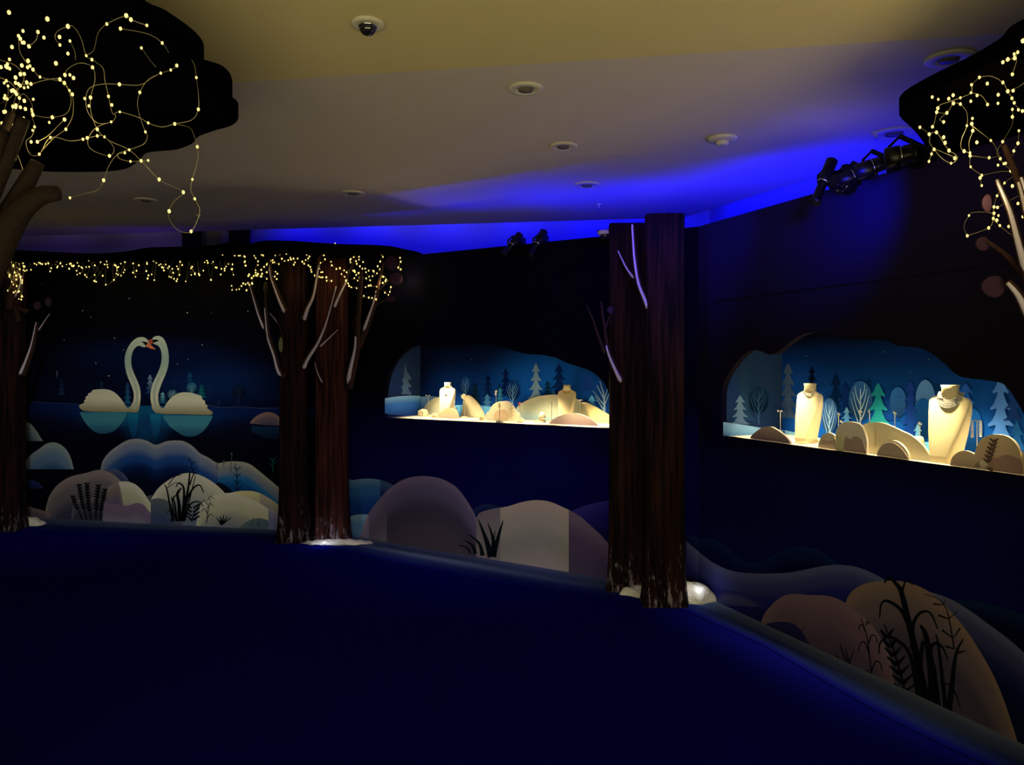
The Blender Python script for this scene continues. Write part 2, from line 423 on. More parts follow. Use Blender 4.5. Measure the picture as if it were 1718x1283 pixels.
# reflections
def refl(top, bot, x0, x1):
    hill('painted_reflection', A, c3, [(x, top) for x in x0], [(a, b) for a, b in zip(x0, bot)], [(0, (46, 104, 124)), (.35, (48, 106, 126)), (.7, (34, 80, 106)), (1, (10, 44, 82))], D=c3(0, 150)[1]-c3(0, 0)[1])
refl(183, [190, 230, 270, 300, 314, 312, 300, 270, 230, 195], [480, 500, 530, 565, 600, 640, 680, 715, 745, 762], 0)
refl(203, [208, 235, 270, 300, 325, 332, 325, 300, 262, 215], [975, 995, 1020, 1060, 1100, 1140, 1180, 1220, 1250, 1275], 0)
hill('painted_reflection', A, c3, [(770, 188), (800, 189), (830, 190)], [(770, 230), (785, 315), (800, 340), (818, 320), (830, 240)], [(0, (16, 92, 128)), (.5, (14, 64, 104)), (1, (9, 42, 84))], D=45)
hill('painted_reflection', A, c3, [(903, 193), (935, 195), (968, 197)], [(903, 240), (918, 320), (935, 350), (952, 330), (968, 250)], [(0, (16, 92, 128)), (.5, (14, 64, 104)), (1, (9, 42, 84))], D=45)
SW = [(0, (148, 160, 146)), (.3, (120, 142, 134)), (.65, (158, 166, 150)), (.8, (176, 176, 152)), (1, (118, 114, 92))]
swL = [(530, 1200), (550, 1188), (566, 1178), (562, 1166), (576, 1156), (572, 1142), (588, 1132), (592, 1118), (612, 1110), (620, 1096), (650, 1091), (690, 1089), (740, 1096), (785, 1125), (825, 1172), (856, 1216), (884, 1190), (897, 1150), (893, 1100), (872, 1045), (847, 980), (835, 900), (845, 840), (873, 785), (913, 748), (955, 740), (983, 752), (1000, 778), (985, 802), (960, 808), (930, 798), (903, 815), (886, 850), (879, 900), (886, 950), (910, 1010), (935, 1070), (943, 1130), (938, 1190), (922, 1244), (860, 1242), (700, 1240), (560, 1235)]
swR = [(1425, 1246), (1405, 1228), (1388, 1218), (1392, 1200), (1375, 1188), (1374, 1168), (1356, 1158), (1352, 1138), (1330, 1128), (1290, 1115), (1250, 1110), (1200, 1115), (1150, 1145), (1115, 1185), (1094, 1218), (1068, 1195), (1060, 1130), (1080, 1060), (1106, 1000), (1128, 930), (1131, 860), (1116, 790), (1092, 746), (1060, 732), (1030, 740), (1015, 765), (1030, 786), (1060, 798), (1078, 828), (1084, 880), (1074, 940), (1048, 1000), (1020, 1060), (1008, 1130), (1015, 1190), (1045, 1250), (1200, 1256), (1400, 1262)]
poly('painted_swan', A, c2, swL, SW, sm=2, label='painted white swan on the left, head turned right')
poly('painted_swan', A, c2, swR, SW, sm=2, label='painted white swan on the right, head turned left')
# soft painted modelling of wings and necks
strokes('painted_neck_shade', A, c2, [([(915, 775), (868, 830), (857, 900), (868, 970), (900, 1040), (918, 1110), (915, 1180), (900, 1225)], 8, 14)], (132, 146, 136))
strokes('painted_neck_shade', A, c2, [([(1075, 765), (1105, 830), (1106, 900), (1090, 970), (1055, 1040), (1034, 1110), (1038, 1180), (1058, 1230)], 8, 14)], (132, 146, 136))
poly('painted_beak', A, c2, [(1003, 756), (1022, 757), (1030, 775), (1008, 790), (990, 770)], [(0, (140, 62, 46)), (1, (140, 62, 46))], sm=0)
poly('painted_mask', A, c2, [(1022, 757), (1050, 757), (1068, 765), (1045, 772), (1024, 780)], flat((10, 8, 8)), sm=0)
poly('painted_mask', A, c2, [(946, 766), (985, 775), (996, 790), (985, 808), (966, 786)], flat((10, 8, 8)), sm=0)
poly('painted_beak', A, c2, [(985, 785), (1004, 784), (1045, 825), (1010, 818), (978, 803)], [(0, (196, 96, 66)), (1, (196, 96, 66))], sm=0)
# stars
def stars(parent, c, pts, hitf=None, K=2.2):
    off = nxt(); bm = bmesh.new(); s = c(1, 0)[0]-c(0, 0)[0]
    for x, y, r in pts:
        ct_ = c(x, y); vs = [bm.verts.new((hitf or (lambda u, v, o: wseg(u).hit(u, v, o)))(ct_[0]+math.cos(2*PI*k/8)*r*s, ct_[1]+math.sin(2*PI*k/8)*r*s, off)) for k in range(8)]
        bm.faces.new(vs)
    return emit('painted_star', bm, flat((120, 140, 120), K), parent)
for s_ in [(285, 383, 3), (866, 482, 4), (554, 562, 4), (608, 607, 3), (1255, 577, 5), (768, 747, 4), (430, 760, 3), (828, 827, 3), (643, 915, 4), (686, 924, 2), (729, 1000, 5), (1355, 793, 4), (1662, 567, 4), (1190, 920, 3), (1258, 888, 3), (1415, 577, 2)]:
    stars(A, c2, [s_])
G = lambda a, b, c_=None: [(0, a), (.5, b), (1, c_ or b)]
# rocks and snow hills
hill('painted_rock', A, c3, [(60, 245), (100, 236), (138, 237), (180, 250), (215, 290), (240, 330), (255, 352)], 357, G((112, 122, 118), (86, 100, 108), (50, 70, 86)))
hill('painted_rock', A, c3, [(137, 515), (165, 462), (200, 428), (240, 400), (280, 372), (330, 365), (375, 385), (410, 425), (433, 480), (443, 527)], 526, G((110, 124, 130), (74, 100, 132), (38, 66, 108)), D=46)
hill('painted_rock', A, c3, [(100, 640), (130, 602), (190, 590), (235, 608), (260, 640)], 642, G((30, 40, 84), (22, 30, 66), (12, 18, 44)))
hill('painted_rock', A, c3, [(1503, 242), (1535, 210), (1575, 190), (1610, 183), (1655, 195), (1700, 235), (1740, 262)], [(1503, 252), (1600, 262), (1740, 266)], G((104, 84, 80), (74, 64, 78), (50, 50, 74)), D=24, label='painted brown rock')
hill('painted_reflection', A, c3, [(1510, 264), (1600, 270), (1740, 270)], [(1510, 300), (1600, 345), (1740, 352)], [(0, (14, 34, 62)), (1, (6, 16, 40))], D=25)
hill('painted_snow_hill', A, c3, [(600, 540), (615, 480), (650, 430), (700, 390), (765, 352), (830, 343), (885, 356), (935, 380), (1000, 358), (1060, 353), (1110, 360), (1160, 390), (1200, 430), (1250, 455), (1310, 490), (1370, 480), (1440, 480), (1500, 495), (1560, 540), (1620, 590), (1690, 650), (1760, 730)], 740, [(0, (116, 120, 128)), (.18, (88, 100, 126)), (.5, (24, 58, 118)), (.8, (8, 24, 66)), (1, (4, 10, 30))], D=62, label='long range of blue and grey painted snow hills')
hill('painted_snow_hill', A, c3, [(1310, 490), (1370, 480), (1440, 480), (1500, 495), (1560, 540), (1620, 590), (1690, 650)], 740, [(0, (126, 128, 124)), (.35, (96, 104, 120)), (.7, (26, 84, 140)), (1, (10, 50, 110))], D=42)
hill('painted_rock', A, c3, [(560, 600), (610, 545), (670, 522), (725, 538), (765, 580), (790, 630)], 640, G((62, 70, 104), (40, 48, 84), (20, 26, 50)))
hill('painted_rock', A, c3, [(1270, 640), (1310, 605), (1350, 620), (1400, 660), (1430, 690)], 700, G((10, 18, 34), (6, 10, 20)))
hill('painted_snow_hill', A, c3, [(262, 860), (275, 760), (295, 690), (345, 620), (420, 572), (510, 550), (590, 530), (660, 545), (715, 585), (770, 650), (820, 720)], None, [(0, (110, 102, 104)), (.3, (84, 80, 90)), (.7, (48, 48, 72)), (1, (24, 26, 50))], D=84, label='painted mauve snow hill behind the fern')
hill('painted_snow_hill', A, c3, [(430, 800), (455, 715), (530, 695), (600, 700), (660, 735), (705, 785), (732, 830)], None, G((90, 86, 98), (64, 62, 80), (44, 44, 66)))
hill('painted_snow_hill', A, c3, [(880, 690), (910, 682), (960, 698), (1010, 730), (1060, 790), (1080, 830)], None, G((66, 70, 74), (60, 68, 84), (40, 50, 80)))
hill('painted_snow_hill', A, c3, [(640, 640), (712, 604), (760, 600), (810, 615), (855, 655), (900, 722), (935, 745), (972, 780), (992, 840)], None, [(0, (188, 188, 162)), (.4, (150, 150, 134)), (1, (104, 104, 112))], D=60, label='painted cream snow hill beside the fern')
hill('painted_snow_hill', A, c3, [(640, 640), (680, 615), (712, 604), (735, 700), (745, 760)], None, G((112, 104, 100), (96, 88, 92), (80, 72, 100)))
hill('painted_snow_hill', A, c3, [(618, 722), (690, 735), (760, 745), (820, 728), (865, 742), (900, 785), (955, 795), (990, 835)], None, G((98, 86, 114), (92, 82, 112), (104, 100, 124)), D=30)
hill('painted_snow_hill', A, c3, [(905, 710), (950, 640), (1030, 580), (1110, 550), (1180, 555), (1240, 580), (1300, 620), (1350, 668)], None, [(0, (186, 184, 164)), (.4, (146, 150, 140)), (.8, (104, 116, 134)), (1, (84, 100, 124))], D=72, label='painted pale snow hill behind the black reeds')
hill('painted_snow_hill', A, c3, [(905, 710), (940, 700), (1000, 712), (1060, 770), (1100, 840)], None, G((80, 86, 96), (64, 74, 96), (50, 64, 100)), D=34)
hill('painted_snow_hill', A, c3, [(1380, 668), (1450, 656), (1530, 660), (1600, 690), (1690, 752), (1780, 830)], None, [(0, (176, 168, 134)), (.5, (150, 146, 124)), (1, (110, 116, 120))], D=44)
hill('painted_snow_hill', A, c3, [(1560, 672), (1600, 690), (1690, 752), (1780, 830)], None, G((150, 144, 130), (124, 124, 130), (90, 104, 130)), D=36)
hill('painted_snow_hill', A, c3, [(1180, 850), (1200, 752), (1250, 700), (1320, 675), (1400, 668), (1470, 690), (1550, 722), (1612, 765), (1690, 800), (1780, 850)], None, [(0, (188, 188, 166)), (.4, (156, 158, 144)), (.8, (118, 122, 130)), (1, (96, 106, 130))], D=56, label='painted cream snow hill beside the left tree pair')
hill('painted_snow_hill', A, c3, [(1440, 872), (1480, 840), (1540, 820), (1590, 826), (1640, 850), (1700, 890)], None, G((78, 92, 108), (66, 86, 110)), D=20)
hill('painted_snow_hill', A, c3, [(1612, 765), (1650, 785), (1700, 800), (1780, 850)], None, G((120, 118, 150), (96, 100, 146)), D=36)
hill('painted_snow_hill', A, c3, [(20, 800), (60, 745), (150, 742), (200, 758), (262, 775), (300, 800)], None, G((104, 88, 92), (84, 74, 84)), D=20)
BK = (5, 7, 12)
def arch(x0, y0, x1, y1, lift, w=8): return ([(x0, y0), (x0+(x1-x0)*.35, y0+(y1-y0)*.5-lift*.6), (x0+(x1-x0)*.75, min(y0, y1)-lift*.25+(y1-min(y0, y1))*.1), (x1, y1)], w, w*.25)
ls = []
for bx, tx, ty in ((495, 435, 680), (520, 475, 612), (545, 522, 605), (575, 592, 615), (600, 632, 640)):
    ls.append(([(bx, 825), ((bx+tx)/2-4, (825+ty)/2), (tx, ty)], 8, 4))
    n = int((825-ty)/17)
    for k in range(n):
        y = ty+8+k*17; u = (y-ty)/(825-ty); x = tx+(bx-tx)*u-4*math.sin(u*PI)
        if y < 770: ls.append(([(x, y+8), (x-15, y-5)], 11, 7)); ls.append(([(x, y+8), (x+15, y-5)], 11, 7))
strokes('painted_fern', A, c3, ls, BK)
ls = [([(1040, 838), (1020, 740), (1000, 640), (985, 620)], 16, 4), ([(1060, 838), (1050, 740), (1040, 700), (1060, 680), (1080, 660)], 14, 5), ([(1090, 838), (1110, 740), (1130, 640), (1140, 540)], 22, 8), ([(1140, 620), (1160, 560), (1185, 540)], 8, 4),
      ([(1100, 838), (1120, 720), (1160, 640), (1200, 622), (1222, 668)], 18, 5), ([(1095, 838), (1105, 700), (1100, 630), (1070, 608), (1058, 632)], 18, 5), ([(1100, 838), (1140, 740), (1190, 720), (1222, 750)], 12, 5),
      ([(1060, 838), (1030, 770), (1000, 790)], 10, 4), ([(1080, 838), (1075, 740), (1065, 670), (1090, 640)], 26, 8), ([(1030, 838), (1040, 780), (1030, 690)], 12, 6), ([(1150, 840), (1170, 780), (1200, 740)], 8, 6), ([(1110, 835), (1140, 700), (1175, 560)], 10, 4),
      ([(1160, 560), (1150, 500), (1135, 450)], 4, 3), ([(1150, 490), (1175, 480)], 4, 3), ([(1145, 475), (1105, 450)], 4, 3), ([(1160, 530), (1185, 515)], 5, 3), ([(1155, 520), (1115, 505)], 5, 3), ([(1010, 620), (1050, 570), (1090, 560)], 6, 3), ([(1000, 640), (1060, 600)], 5, 3)]
for k in range(4):
    y = 745+k*24; ls += [([(1150, y+14), (1110+k*4, y-14)], 12, 8), ([(1160, y+14), (1200, y-12)], 12, 8)]
strokes('painted_reed', A, c3, ls, (6, 9, 14))
ls = [([(1240, 850), (1250, 770), (1265, 700)], 6, 3)]
for y, s in ((820, 1), (790, -1), (760, 1), (740, -1), (715, 1)): ls.append(([(1245, y), (1245+s*20, y-28), (1245+s*38, y-8)], 6, 3))
strokes('painted_reed', A, c3, ls, (34, 40, 44))
strokes('painted_grass_tuft', A, c3, [([(1330, 858), (1300+k*22, 800-abs(k-2)*-8)], 14, 4) for k in range(5)], (12, 16, 26))
ls = [([(1420, 660), (1422, 560), (1410, 485)], 5, 3)]
for y in (520, 560, 600, 640): ls += [([(1422, y+10), (1400, y-12)], 6, 3), ([(1422, y+10), (1446, y-10)], 6, 3)]
strokes('painted_reed', A, c3, ls, (10, 30, 52))
ls = [([(1640, 545), (1640, 460)], 6, 4)]+[([(1640, y), (1640+s*25, y-25)], 5, 2) for y, s in ((500, 1), (510, -1), (475, 1), (480, -1))]
strokes('painted_reed', A, c3, ls, (14, 62, 62))
for l_ in ([([(1390, 550), (1385, 500), (1395, 430)], 3, 3), ([(1390, 440), (1388, 426)], 3, 10)], [([(1300, 530), (1305, 480)], 3, 2)], [([(1342, 510), (1345, 472)], 2, 8)]):
    strokes('painted_sprig', A, c3, l_, (60, 74, 80))
strokes('painted_sprig', A, c3, [([(698, 520), (702, 490), (738, 498)], 3, 5)], (40, 70, 80))
strokes('painted_sprig', A, c3, [([(1500, 868), (1520, 830), (1515, 810)], 4, 2)], (40, 70, 80)); strokes('painted_sprig', A, c3, [([(1550, 866), (1555, 835)], 12, 3)], (40, 70, 80))

# ================================================================== SNOW HILL MURAL (middle wall)
LAY[0] = 0
B = thing('snow_hill_mural', 'printed mural of blue and mauve snow domes below the smaller display window', 'mural', W2.hit(860, 940))
hill('painted_snow_hill', B, c5, [(1200, 900), (1500, 835), (1560, 822), (1700, 850)], 1000, G((14, 20, 60), (8, 12, 46)))
hill('painted_snow_hill', B, c5, [(860, 672), (900, 656), (950, 652), (1000, 660), (1060, 680)], 760, G((10, 16, 54), (7, 10, 44)))
hill('painted_snow_hill', B, c8, [(600, 600), (650, 578), (720, 556), (800, 540), (900, 530), (1060, 560)], None, [(0, (36, 32, 104)), (.5, (22, 20, 84)), (1, (14, 14, 60))], D=60)
hill('painted_snow_hill', B, c8, [(40, 600), (80, 568), (130, 558), (200, 575), (260, 620)], 720, G((20, 32, 74), (14, 22, 60)))
hill('painted_snow_hill', B, c5, [(500, 690), (560, 665), (620, 658), (650, 662), (700, 655), (760, 652), (830, 660), (890, 680), (950, 720), (1000, 800)], None, [(0, (70, 104, 136)), (.3, (36, 78, 128)), (.8, (14, 48, 112)), (1, (10, 36, 96))], D=56, label='painted blue snow hill beside the left tree pair')
hill('painted_snow_hill', B, c5, [(833, 661), (890, 680), (950, 720), (1000, 800)], None, [(0, (44, 66, 104)), (.5, (18, 34, 90)), (1, (10, 26, 80))], D=50)
hill('painted_snow_hill', B, c5, [(560, 930), (635, 905), (680, 895), (720, 893), (770, 898), (830, 930)], None, G((98, 130, 160), (72, 108, 156)), D=36)
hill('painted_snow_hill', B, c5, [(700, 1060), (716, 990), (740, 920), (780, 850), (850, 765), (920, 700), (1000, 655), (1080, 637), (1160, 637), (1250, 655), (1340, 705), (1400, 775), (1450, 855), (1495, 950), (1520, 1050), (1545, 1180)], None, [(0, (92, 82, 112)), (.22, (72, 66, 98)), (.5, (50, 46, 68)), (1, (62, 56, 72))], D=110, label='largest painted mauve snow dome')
for xa, col in ((755, (92, 84, 98)), (878, (74, 72, 92))):
    pass
hill('painted_snow_hill', B, c5, [(700, 1060), (716, 990), (740, 920), (757, 888)], None, G((104, 92, 112), (90, 82, 108)), D=50)
hill('painted_snow_hill', B, c5, [(757, 888), (780, 850), (850, 765), (878, 736)], None, [(0, (84, 76, 104)), (.4, (70, 64, 84)), (1, (84, 82, 96))], D=90)
dome = [(64, 640), (75, 615), (130, 592), (240, 572), (320, 548), (400, 536), (480, 545), (560, 578), (640, 620), (710, 678), (790, 755), (860, 850), (900, 960)]
hill('painted_snow_hill', B, c8, dome, None, [(0, (140, 128, 128)), (.3, (126, 124, 124)), (.6, (112, 112, 114)), (1, (128, 122, 130))], D=112, label='brightest painted grey snow dome')
hill('painted_snow_hill', B, c8, [(64, 640), (75, 615), (130, 592), (200, 578)], None, [(0, (96, 88, 104)), (.4, (100, 96, 104)), (1, (104, 98, 108))], D=90)
hill('painted_snow_hill', B, c8, [(588, 592), (640, 620), (710, 678), (790, 755), (860, 850), (900, 960)], None, [(0, (86, 74, 100)), (.5, (62, 52, 84)), (1, (58, 50, 80))], D=90)
GR = (7, 18, 24)
strokes('painted_grass_tuft', B, c8, [([(150, 858), (120, 760), (76, 645)], 44, 4), ([(160, 858), (160, 760), (130, 665)], 34, 3), ([(160, 858), (190, 740), (216, 652)], 34, 4), ([(100, 850), (80, 780), (22, 730)], 26, 4), ([(60, 838), (40, 790), (0, 765)], 22, 4), ([(158, 820), (165, 760), (170, 708)], 12, 3), ([(30, 835), (10, 805), (-40, 790)], 14, 3)], GR)

# ================================================================== RIGHT MURAL
LAY[0] = 0; KD[0] = 1.25
D3 = thing('dune_mural', 'printed mural of dark snow slopes and tall black reeds below the larger display window', 'mural', W3.hit(1440, 1132))
hill('painted_snow_hill', D3, c9, [(35, 45), (100, 65), (180, 75), (240, 110), (290, 160), (360, 190), (430, 175), (520, 125), (600, 108), (680, 120), (750, 165), (850, 225), (960, 270)], 330, G((14, 34, 84), (10, 22, 70), (6, 10, 54)))
hill('painted_snow_hill', D3, c9, [(1280, 380), (1380, 374), (1480, 380), (1600, 410), (1720, 450), (1800, 490)], None, G((14, 34, 72), (9, 22, 58), (6, 10, 40)))
hill('painted_snow_hill', D3, c9, [(34, 80), (90, 130), (170, 190), (270, 232), (400, 243), (530, 240), (620, 225), (720, 205), (800, 200), (880, 210), (960, 240), (1040, 285), (1120, 340)], None, [(0, (76, 84, 128)), (.3, (52, 56, 112)), (.6, (28, 32, 100)), (1, (12, 18, 74))], D=78, label='long pale blue painted snow slope beside the right tree pair')
hill('painted_snow_hill', D3, c9, [(150, 400), (200, 340), (260, 330), (330, 345), (370, 370), (440, 408)], [(150, 402), (440, 410)], [(0, (34, 36, 96)), (.5, (60, 62, 104)), (1, (40, 46, 96))], D=26)
hill('painted_snow_hill', D3, c9, [(1200, 330), (1240, 332), (1350, 370), (1450, 430), (1560, 510), (1640, 570), (1720, 640), (1800, 720)], None, [(0, (80, 84, 116)), (.3, (54, 58, 98)), (.7, (26, 30, 76)), (1, (12, 16, 54))], D=90, label='painted snow slope running off at the right')
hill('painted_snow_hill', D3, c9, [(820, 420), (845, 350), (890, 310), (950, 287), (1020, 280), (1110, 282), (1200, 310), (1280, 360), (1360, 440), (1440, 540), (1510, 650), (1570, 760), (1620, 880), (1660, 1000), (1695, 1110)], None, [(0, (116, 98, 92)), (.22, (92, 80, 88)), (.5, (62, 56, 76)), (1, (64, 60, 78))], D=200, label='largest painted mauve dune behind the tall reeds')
hill('painted_snow_hill', D3, c9, [(395, 520), (420, 450), (450, 410), (490, 372), (550, 345), (640, 350), (740, 355), (810, 380), (880, 430), (950, 490), (1000, 560), (1050, 660), (1070, 800)], None, [(0, (110, 90, 104)), (.3, (94, 76, 94)), (.65, (72, 60, 84)), (1, (44, 38, 76))], D=120, label='painted rose dune left of the tall reeds')
hill('painted_snow_hill', D3, c9, [(390, 540), (420, 500), (480, 485), (550, 488), (600, 520), (640, 580), (690, 660)], None, G((36, 34, 82), (26, 26, 74)), D=40)
K3 = (5, 8, 16)
ls = [([(1240, 920), (1210, 780), (1160, 560), (1110, 350), (1085, 300), (1045, 262), (1022, 290)], 44, 8), ([(1112, 330), (1125, 285), (1145, 275), (1162, 302)], 12, 5),
      ([(1200, 820), (1180, 640), (1120, 450), (1050, 385), (1008, 390), (998, 465)], 28, 6), ([(1160, 620), (1165, 500), (1200, 440), (1250, 440), (1288, 520)], 22, 6), ([(1190, 860), (1150, 650), (1090, 580), (1040, 560), (1000, 590), (996, 645)], 22, 6),
      ([(1270, 930), (1260, 760), (1230, 560), (1200, 500)], 60, 10), ([(1330, 950), (1310, 760), (1290, 600), (1278, 545)], 26, 6), ([(1340, 960), (1360, 780), (1380, 640), (1415, 570)], 34, 6), ([(1240, 640), (1270, 592), (1310, 610), (1340, 675)], 22, 6),
      ([(1380, 640), (1430, 628)], 14, 3), ([(1400, 915), (1380, 850), (1350, 800), (1300, 790)], 5, 10), ([(1220, 900), (1200, 700), (1215, 580)], 40, 14), ([(1290, 940), (1270, 700)], 30, 14),
      ([(1370, 620), (1350, 500), (1330, 420), (1290, 370), (1220, 345)], 8, 3), ([(1340, 470), (1290, 450)], 6, 10), ([(1340, 470), (1385, 435)], 6, 3), ([(1310, 400), (1265, 395)], 5, 9), ([(1310, 400), (1330, 372)], 5, 3), ([(1355, 560), (1310, 525)], 6, 10), ([(1370, 560), (1400, 515)], 6, 8), ([(1370, 620), (1325, 605)], 6, 10)]
ls.append(([(1130, 850), (1090, 700), (1050, 570), (1020, 495)], 12, 5))
for k in range(7):
    u = k/6; x = 1035+u*95; y = 545+u*270; l = 34+u*26
    ls += [([(x, y+20), (x-l, y-22)], 24, 8), ([(x, y+20), (x+l*.9, y-26)], 24, 8)]
strokes('painted_reed', D3, c9, ls, K3, label='tall black painted reed cluster')
ls = [([(958, 780), (950, 680), (935, 560), (905, 465)], 8, 4)]
for x, y, s, l in ((940, 600, 1, 46), (945, 640, -1, 52), (955, 740, 1, 54), (955, 770, -1, 40), (925, 530, -1, 30), (930, 500, 1, 16)):
    ls.append(([(x, y), (x+s*l*.4, y-l*1.05), (x+s*l*.85, y-l*.9), (x+s*l, y-l*.2)], 7, 5))
strokes('painted_reed', D3, c9, ls, (12, 10, 24), label='slender painted reed on the rose dune')
strokes('painted_grass_tuft', D3, c9, [([(850, 745), (850, 680), (872, 625)], 10, 3), ([(838, 735), (830, 680), (798, 595)], 16, 3), ([(845, 740), (840, 670), (828, 615)], 10, 3), ([(815, 722), (800, 680), (778, 645)], 16, 3), ([(795, 710), (775, 675), (745, 645)], 12, 3)], (10, 10, 26))
strokes('painted_sprig', D3, c9, [([(620, 600), (600, 540), (570, 480)], 4, 2), ([(600, 540), (625, 510)], 4, 2), ([(600, 545), (560, 520)], 4, 2), ([(600, 590), (550, 585), (560, 520)], 6, 2)], (16, 18, 52))
strokes('painted_sprig', D3, c9, [([(390, 445), (400, 395)], 8, 3), ([(390, 445), (372, 405)], 6, 3)], (16, 18, 52))

KD[0] = 2.2
# ================================================================== DISPLAY CASES
def case(w, H, c, label, name='display_case'):
    t0 = (H[0]-w.a).dot(w.d); t1 = (H[-1]-w.a).dot(w.d); L = t1-t0; zt = max(p.z for p in H)+.02
    th = .04
    t = thing(name, label, 'display case', w.at((t0+t1)/2, 0, -ND/2))
    def wbox(nm, ta, tb, za, zb, oa, ob, m, lab=None):
        bm = bmesh.new(); ps = [w.at(ta, za, oa), w.at(tb, za, oa), w.at(tb, za, ob), w.at(ta, za, ob)]
        slab(bm, ps, Vector((0, 0, zb-za))); return emit(nm, bm, m, t, label=lab)
    shelf = mat('shelf_laminate', C((226, 220, 205)), .6, .3, var=.02)
    wbox('shelf', t0-.02, t1+.02, SZ-.03, SZ, -.001, -ND-.02, shelf, 'white shelf of the display case')
    wbox('top_panel', t0-.02, t1+.02, zt+.04, zt+.06, -th-.001, -ND-.02, mat('case_dark', (.01, .015, .03, 1)))
    return t, t0, t1, zt, wbox
def backhit(w): return lambda x, y, o: w.hit(x, y, -ND+o)
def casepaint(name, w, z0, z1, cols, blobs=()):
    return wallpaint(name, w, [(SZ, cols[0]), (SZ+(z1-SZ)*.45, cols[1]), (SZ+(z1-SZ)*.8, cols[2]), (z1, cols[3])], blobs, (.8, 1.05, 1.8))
# ---- case 1
LAY[0] = 0
K1, t0, t1, zt, wb = case(W2, H1, c6, 'recessed jewellery display case with painted pine forest in the middle wall')
def boff(w, px, py): p = w.hit(px, py, -ND); return (p-w.a).dot(w.d), p.z
tb, zb = boff(W2, *c6(1430, 330)); tb2, zb2 = boff(W2, *c6(1000, 400)); tb0, zb0 = boff(W2, *c6(420, 250))
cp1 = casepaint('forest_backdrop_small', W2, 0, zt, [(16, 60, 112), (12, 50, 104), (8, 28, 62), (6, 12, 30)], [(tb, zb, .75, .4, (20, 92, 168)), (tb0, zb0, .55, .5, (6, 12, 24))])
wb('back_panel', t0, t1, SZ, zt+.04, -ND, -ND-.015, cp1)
wb('side_panel', t0-.015, t0, SZ, zt+.04, -.041, -ND, mat('side_print', C((34, 54, 104)), .95, 0, var=.1)); wb('side_panel', t1, t1+.015, SZ, zt+.04, -.041, -ND, mat('side_print_right', C((30, 90, 140)), .95, 0))
bh1 = backhit(W2); xL1 = t0
def sidehit(w, t0_):
    """hits on the left side panel; pixels are projected on the plane perpendicular to the wall"""
    def f(px, py, o):
        p0 = w.at(t0_+o, 0); r = rdir(px, py); oo = Vector((0, 0, CH)); t = (p0-oo).dot(w.d)/r.dot(w.d); return oo+r*t
    return f
sh1 = sidehit(W2, t0)
k_ = (.75, 1.05, 1.9)
poly('painted_pine_tree', K1, c6, [(208, 190), (220, 260), (252, 310), (246, 324), (228, 316), (238, 350), (252, 366), (240, 376), (228, 370), (240, 405), (254, 420), (246, 430), (225, 424), (200, 424), (180, 420), (192, 400), (182, 372), (196, 355), (186, 320), (200, 300)], [(0, (70, 90, 100)), (1, (100, 118, 120))], sh1, k_, 2)
for x, y0, y1, w_, ca, cb in ((790, 285, 440, 80, (10, 24, 56), (14, 34, 76)), (915, 240, 440, 95, (8, 26, 62), (10, 32, 74)), (1290, 210, 440, 130, (10, 36, 78), (14, 44, 90)), (700, 340, 480, 90, (12, 40, 54), (14, 44, 60)), (1210, 330, 450, 90, (14, 50, 70), (14, 56, 76)), (1500, 290, 400, 110, (40, 72, 140), (26, 60, 120)), (1420, 260, 420, 90, (22, 76, 140), (20, 70, 130)), (870, 350, 500, 60, (12, 44, 66), (16, 50, 76))):
    pine(K1, c6, x, y0, y1, w_, ca, cb, bh1, K=k_)
pine(K1, c6, 785, 422, 520, 90, (72, 122, 150), (60, 100, 130), bh1, 3, k_); pine(K1, c6, 875, 375, 490, 60, (64, 130, 140), (40, 90, 110), bh1, 4, k_)
pine(K1, c6, 1250, 398, 450, 70, (84, 130, 160), (70, 110, 140), bh1, 2, k_); pine(K1, c6, 1520, 430, 520, 110, (96, 160, 200), (70, 130, 180), bh1, 2, k_)
poly('painted_pine_tree', K1, c6, pine_pts(1128, 203, 460, 110, 4), [(0, (130, 150, 160)), (1, (150, 168, 170))], bh1, k_, 2, label='tallest pale painted pine in the smaller case')
round_tree(K1, c6, 632, 300, 480, 72, (30, 70, 120), (110, 150, 190), bh1, k_); round_tree(K1, c6, 965, 330, 520, 100, (24, 60, 110), (130, 165, 195), bh1, k_)
ls = [([(1610, 620), (1608, 480), (1600, 400)], 18, 8)]+[([(1606, y), (1606+s*l*.5, y-50), (1606+s*l, y-100)], 9, 4) for y, s, l in ((500, -1, 78), (510, 1, 40), (460, -1, 50), (470, 1, 30), (430, -1, 30), (540, -1, 60))]
strokes('painted_bare_tree', K1, c6, ls, (160, 176, 190), bh1, k_)
stars(K1, c6, [(675, 180, 4)], bh1, k_); stars(K1, c6, [(1262, 168, 4)], bh1, k_)
hill('painted_snow_hill', K1, c6, [(318, 442), (380, 438), (430, 440), (500, 450), (560, 465)], 590, [(0, (150, 180, 180)), (1, (90, 130, 160))], 20, None, bh1, k_)
hill('painted_snow_hill', K1, c6, [(66, 452), (150, 440), (240, 434), (316, 436)], [(66, 560), (316, 590)], [(0, (150, 185, 190)), (.4, (70, 124, 170)), (1, (60, 96, 140))], 34, None, sh1, k_)
hill('painted_snow_hill', K1, c6, [(560, 500), (700, 500), (760, 505), (840, 520), (990, 560)], 610, [(0, (110, 170, 190)), (1, (60, 120, 160))], 30, None, bh1, k_)
